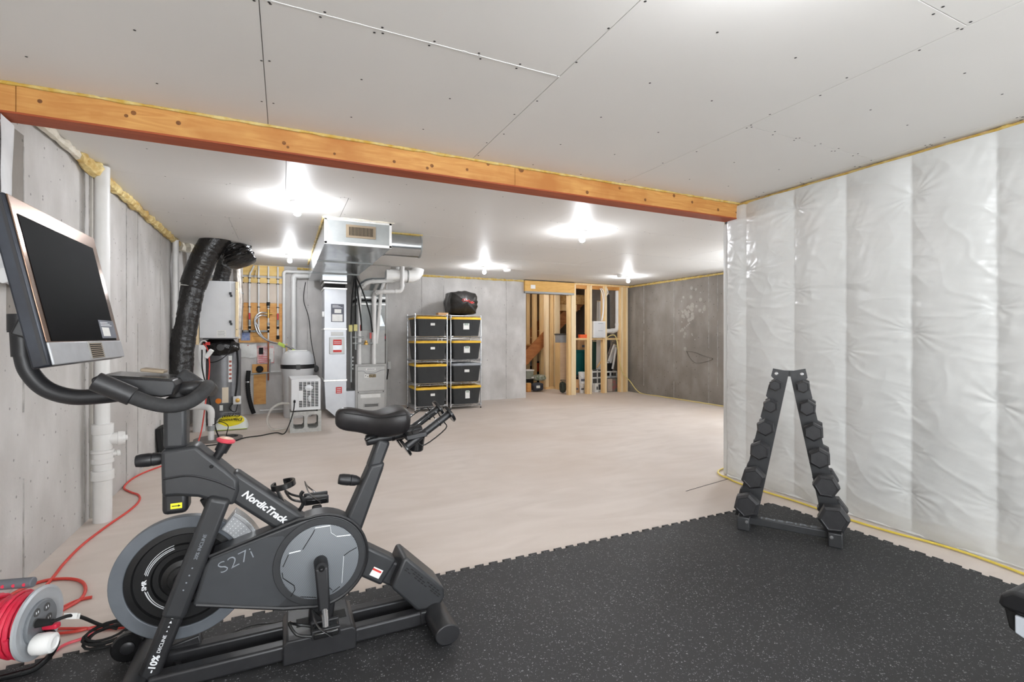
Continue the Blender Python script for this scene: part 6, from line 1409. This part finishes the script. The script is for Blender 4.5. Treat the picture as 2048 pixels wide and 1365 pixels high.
# ================================================================== cords on the floor
rc_ = thing('red_extension_cord', 'red extension cord winding along the left wall from the water heater to the reel', 'cord', (-1.035, 4.34, 0.008))
hang = [(-0.965, 7.55, 1.177), (-0.913, 7.5, 1.098), (-0.885, 7.45, 0.87), (-0.9, 7.3, 0.526), (-0.879, 6.8, 0.221), (-0.904, 6.721, 0.06), (-0.9, 6.408, 0.008)]
fl1 = [(-0.952, 6.083, 0.008), (-1.062, 5.783, 0.008), (-1.172, 5.542, 0.008), (-1.222, 5.304, 0.008), (-1.21, 5.048, 0.008), (-1.124, 4.878, 0.008), (-1.048, 4.76, 0.008), (-1.007, 4.585, 0.008), (-1.017, 4.365, 0.008), (-1.067, 4.08, 0.008), (-1.106, 3.772, 0.008), (-1.109, 3.521, 0.008), (-1.099, 3.37, 0.008), (-1.093, 3.269, 0.008), (-1.09, 3.186, 0.008), (-1.085, 3.101, 0.008)]
obj('cord', MB().tube(smooth(hang + fl1, 6), .0075, 8), 'redcord', rc_)
fl2 = [(-1.219, 3.159, 0.008), (-1.185, 3.241, 0.008), (-1.119, 3.298, 0.008), (-1.022, 3.275, 0.008), (-0.944, 3.204, 0.008), (-0.896, 3.094, 0.008), (-0.886, 2.988, 0.008), (-0.92, 2.919, 0.008), (-0.942, 2.867, 0.008)]
obj('cord_loop', MB().tube(smooth(fl2, 6), .0075, 8), 'redcord', rc_)
fl3 = [(-0.947, 2.905, 0.008), (-0.915, 2.963, 0.008), (-0.877, 2.989, 0.008), (-0.842, 2.992, 0.008)]
obj('cord_end', MB().tube(smooth(fl3, 6), .0075, 8), 'redcord', rc_)
obj('plug', MB().box(-.93, -.88, 7.42, 7.48, 1.16, 1.2), 'red', rc_, bevel=.006)
fl4 = [(-0.892, 2.735, 0.008), (-0.798, 2.691, 0.008), (-0.71, 2.65, 0.008), (-0.624, 2.618, 0.008)]
fl5 = [(-0.877, 2.689, 0.008), (-0.809, 2.673, 0.008), (-0.743, 2.677, 0.008), (-0.631, 2.645, 0.008)]
fl6 = [(-0.84, 2.522, 0.008), (-0.812, 2.578, 0.008), (-0.762, 2.598, 0.008), (-0.74, 2.625, 0.008), (-0.763, 2.675, 0.008), (-0.817, 2.7, 0.008)]
pc = thing('loose_red_cord', 'loose red cord ends lying between the reel and the flywheel', 'cord', fl4[1])
obj('cord', MB().tube(smooth(fl4, 5), .006, 8), 'redcord', pc); obj('cord', MB().tube(smooth(fl5, 5), .006, 8), 'redcord', pc); obj('cord', MB().tube(smooth(fl6, 5), .006, 8), mat('pink_red_cord', (226, 84, 96), .45), pc)
bk = thing('black_power_cord', 'black power cord running from the dehumidifier across the floor to the sump cover', 'cord', (-0.392, 7.016, 0.008))
obj('cord', MB().tube(smooth([(.125, 6.96, .42), (.11, 6.9, .3), (.06, 6.86, .14), (.0, 6.85, .03), (-0.095, 7.09, 0.008), (-0.277, 6.962, 0.008), (-0.441, 6.904, 0.008), (-0.56, 6.705, 0.008), (-0.73, 6.605, 0.008), (-0.876, 6.588, 0.008)], 7), .007, 8), 'dark', bk)
obj('plug', MB().box(.112, .138, 6.945, 6.977, .405, .435), 'dark', bk, bevel=.004)
pw = thing('hanging_power_cable', 'black and white cables hanging from the power strip under the white cabinet', 'cable', (-0.885, 7.4, -0.072))
obj('cable', MB().tube(smooth([(-0.975, 7.5, 1.099), (-0.963, 7.45, 0.839), (-0.89, 7.4, 0.514), (-0.828, 7.2, 0.279), (-0.763, 7, 0.117), (-0.697, 6.78, 0.03)], 6), .008, 8), 'dark', pw)
obj('cable', MB().tube(smooth([(-0.885, 7.5, 1.164), (-0.953, 7.5, 1.217), (-1.003, 7.5, 1.165), (-1.003, 7.5, 0.968), (-0.964, 7.5, 0.836), (-0.941, 7.5, 1)], 6), .007, 8), 'white', pw)
obj('power_strip', MB().bar((-0.86, 7.48, 1.098), (-0.928, 7.48, 0.994), .05, .12, (0, 1, 0)), 'white', pw, bevel=.006)
yw = thing('yellow_extension_cord', 'yellow extension cord lying along the foot of the plastic-covered wall', 'cord', (3.6, 2.0, .012))
obj('cord', MB().tube(smooth([(3.9, 3.36, .012), (3.7, 3.3, .012), (3.6, 3.2, .012), (3.572, 3.085, 0.012), (3.536, 2.955, 0.012), (3.533, 2.689, 0.012), (3.54, 2.422, 0.012), (3.521, 2.029, 0.012), (3.538, 1.794, 0.012), (3.575, 1.62, .012), (3.59, 1.48, .012), (3.585, 1.38, .012), (3.57, 1.28, .012), (3.55, 1.18, .012), (3.52, 1.05, .012), (3.4, .8, .012), (3.45, .2, .012)], 7), .0075, 8), 'yellowcord', yw)

# ================================================================== cable reel
RC = Vector((-0.849, 2.426, 0.19)); RN = Vector((.97, -.24, 0)).normalized()
reel = thing('cable_reel', 'grey cable reel wound with crimson cord on a black tube stand', 'cable reel', (RC.x, RC.y, 0))
fo = obj('front_flange', MB().lathe([(.122, 0), (.128, .004), (.128, .012), (.118, .016), (.1, .010), (.002, .010)], RC, RN, 44), mat('reel_grey', (176, 180, 184), .35, .2, (186, 190, 194), 10), reel)
obj('socket_plate', MB().lathe([(.078, .010), (.078, .018), (.074, .022), (.002, .022)], RC, RN, 36), mat('reel_plate', (112, 116, 120), .45), reel)
obj('back_flange', MB().lathe([(.002, 0), (.128, 0), (.128, .012), (.002, .012)], RC - RN * .2, RN, 44), 'reel_grey' if False else MATS['reel_grey'], reel)
obj('drum', MB().cyl(RC - RN * .19, RC, .06, n=28), 'darkgrey', reel)
ds, da, db = frame(RN)
for lay, (r0, n) in enumerate(((.082, 12), (.1, 11))):
    pts = []
    for k in range(n * 18 + 1):
        w = 2 * PI * k / 18; t = k / (n * 18)
        wob = .006 * math.sin(w * .37 + lay) + .008 * math.sin(w * .11 + 1)
        pts.append(RC - RN * (.012 + .165 * (t if lay == 0 else 1 - t) + wob * .6) + da * math.cos(w) * (r0 + wob) + db * math.sin(w) * (r0 + wob))
    obj('wound_cord', MB().tube(pts, .0085, 7), 'pinkcord', reel)
def onp(a, b, h): return RC + da * a + db * b + RN * h
# orient helpers: find which of da/db is vertical
vz = Vector((0, 0, 1)); hz_ = RN.cross(vz).normalized()      # sideways on the plate
def pl3(u, v, h): return RC - hz_ * u * -1 + vz * v + RN * h
for u, v in ((-.02, .045), (.03, .05), (-.03, .0), (.035, .015), (-.01, -.05)):
    so = obj('socket', MB().lathe([(.015, .022), (.015, .024), (.002, .023)], pl3(u, v, 0), RN, 16), 'darkgrey', reel)
    for k in (-1, 1): obj('socket_slot', MB().bar(pl3(u + k * .005, v - .004, .0245), pl3(u + k * .005, v + .004, .0245), .002, .002), 'print', so, sm=0)
bp_ = obj('black_plug', MB().cyl(pl3(.03, .01, .022), pl3(.035, .012, .075), .016, .011, 14), 'dark', reel)
rp_ = obj('red_plug', MB().bar(pl3(.0, -.02, .026), pl3(.01, -.015, .08), .024, .02), 'pinkcord', reel, bevel=.005)
obj('winding_knob', MB().lathe([(.03, .022), (.036, .03), (.038, .06), (.034, .085), (.022, .09), (.018, .086), (.002, .084)], pl3(.045, -.06, 0), RN, 20), 'white', reel)
s0 = RC - RN * .24 + V((0, 0, -.19 + .024))
obj('stand_tube', MB().tube(smooth([RC + RN * .03 + V((0, 0, -.02)), RC + RN * .06 + V((0, 0, -.06)), (-0.786, 2.412, 0.1), (-0.811, 2.424, 0.05), (-0.846, 2.409, 0.024), (-0.89, 2.397, 0.024), (-0.95, 2.393, 0.024), s0 + hz_ * .1, s0], 6), .011, 10), 'blk_gloss', reel)
obj('stand_tube', MB().tube(smooth([s0, RC - RN * .23 + V((0, 0, .0)), RC - RN * .23 - hz_ * .03 + V((0, 0, .16)), RC - RN * .2 + V((0, 0, .2))], 6), .011, 10), 'blk_gloss', reel)
h0 = Vector((-0.839, 2.381, 0.36)); h1 = h0 - RN * .3 + V((0, 0, -.0))
hg = obj('handle_grip', MB().cyl(h0, h1, .018, n=18), mat('grip_grey', (96, 98, 104), .6), reel, bevel=.003)
for k in range(8):
    c = h0.lerp(h1, .08 + k * .11); 
    for w in (-2.2, -1.4, -.5): obj('grip_dot', MB().lathe([(.0065, .0178), (.005, .0192)], c, (0, math.cos(w), math.sin(w) + .8), 8), 'pinkcord', hg, sm=0)
obj('handle_stem', MB().tube(smooth([h1 + RN * .02, RC - RN * .22 + V((0, 0, .17)), RC - RN * .21 + V((0, 0, .1))], 5), .01, 8), 'blk_gloss', reel)
cc_ = thing('coiled_black_cord', 'black bike power cord with white tags, coiled beside the front wheel', 'cord', (-0.662, 2.532, 0.01))
pA = [pl3(.035, .012, .07), (-0.743, 2.404, 0.2), (-0.727, 2.478, 0.15), (-0.7, 2.58, 0.06), (-0.64, 2.577, 0.03)]
obj('lead', MB().tube(smooth(pA, 6), .0065, 8), 'dark', cc_)
cx0 = Vector((-0.658, 2.534, 0.012)); loop = []
for k in range(5 * 16 + 1):
    w = 2 * PI * k / 16; r = .055 + .01 * math.sin(k * .13); loop.append(cx0 + V((math.cos(w) * r * 1.25 + .008 * math.sin(k * .4), math.sin(w) * r, .01 + .006 * (k / 16) + .01 * math.sin(w))))
obj('coil', MB().tube(loop, .005, 7), 'dark', cc_)
for t in (.3, .45):
    c = V(pA[1]).lerp(V(pA[2]), t * 1.5 - .4); obj('tag', MB().bar(c - V((.02, 0, -.004)), c + V((.02, 0, -.004)), .004, .02), 'paper', cc_)

# ================================================================== machine at the right edge
mc = thing('exercise_machine', 'black exercise machine end with a light side panel at the right edge of the mat', 'exercise machine', (2.25, .1, .012))
Q = lambda n, m, k, **kw: obj(n, m, k, mc, **kw)
Q('top_shell', MB().prism([(-1.0, .432), (.712, .432), (.72, .445), (.716, .475), (.69, .498), (-1.0, .498)], lambda a, b, c: (c, a, b), 2.0, 2.5), 'blk', bevel=.012, seg=3)
Q('shell_trim', MB().prism([(-1.0, .485), (.68, .485), (.66, .501), (-1.0, .501)], lambda a, b, c: (c, a, b), 2.03, 2.47), 'darkgrey', bevel=.008)
Q('side_body', MB().prism([(-1.0, .435), (.712, .435), (.7, .375), (.66, .355), (.5, .27), (-1.0, .27)], lambda a, b, c: (c, a, b), 2.015, 2.485), 'dark', bevel=.006)
Q('side_panel', MB().prism([(-.9, .425), (.683, .425), (.683, .372), (.65, .36), (.5, .29), (-.9, .29)], lambda a, b, c: (c, a, b), 2.006, 2.02), mat('panel_light', (206, 212, 220), .4), bevel=.003)
for y in (-.8, .25):
    for x in (2.08, 2.42): Q('leg', MB().bar((x, y, .27), (x, y + .05, .03), .05, .05), 'blk_metal', bevel=.006)
    Q('floor_foot', MB().tube([(2.0, y + .05, .035), (2.5, y + .05, .035)], .028, 14), 'blk', bevel=.004)
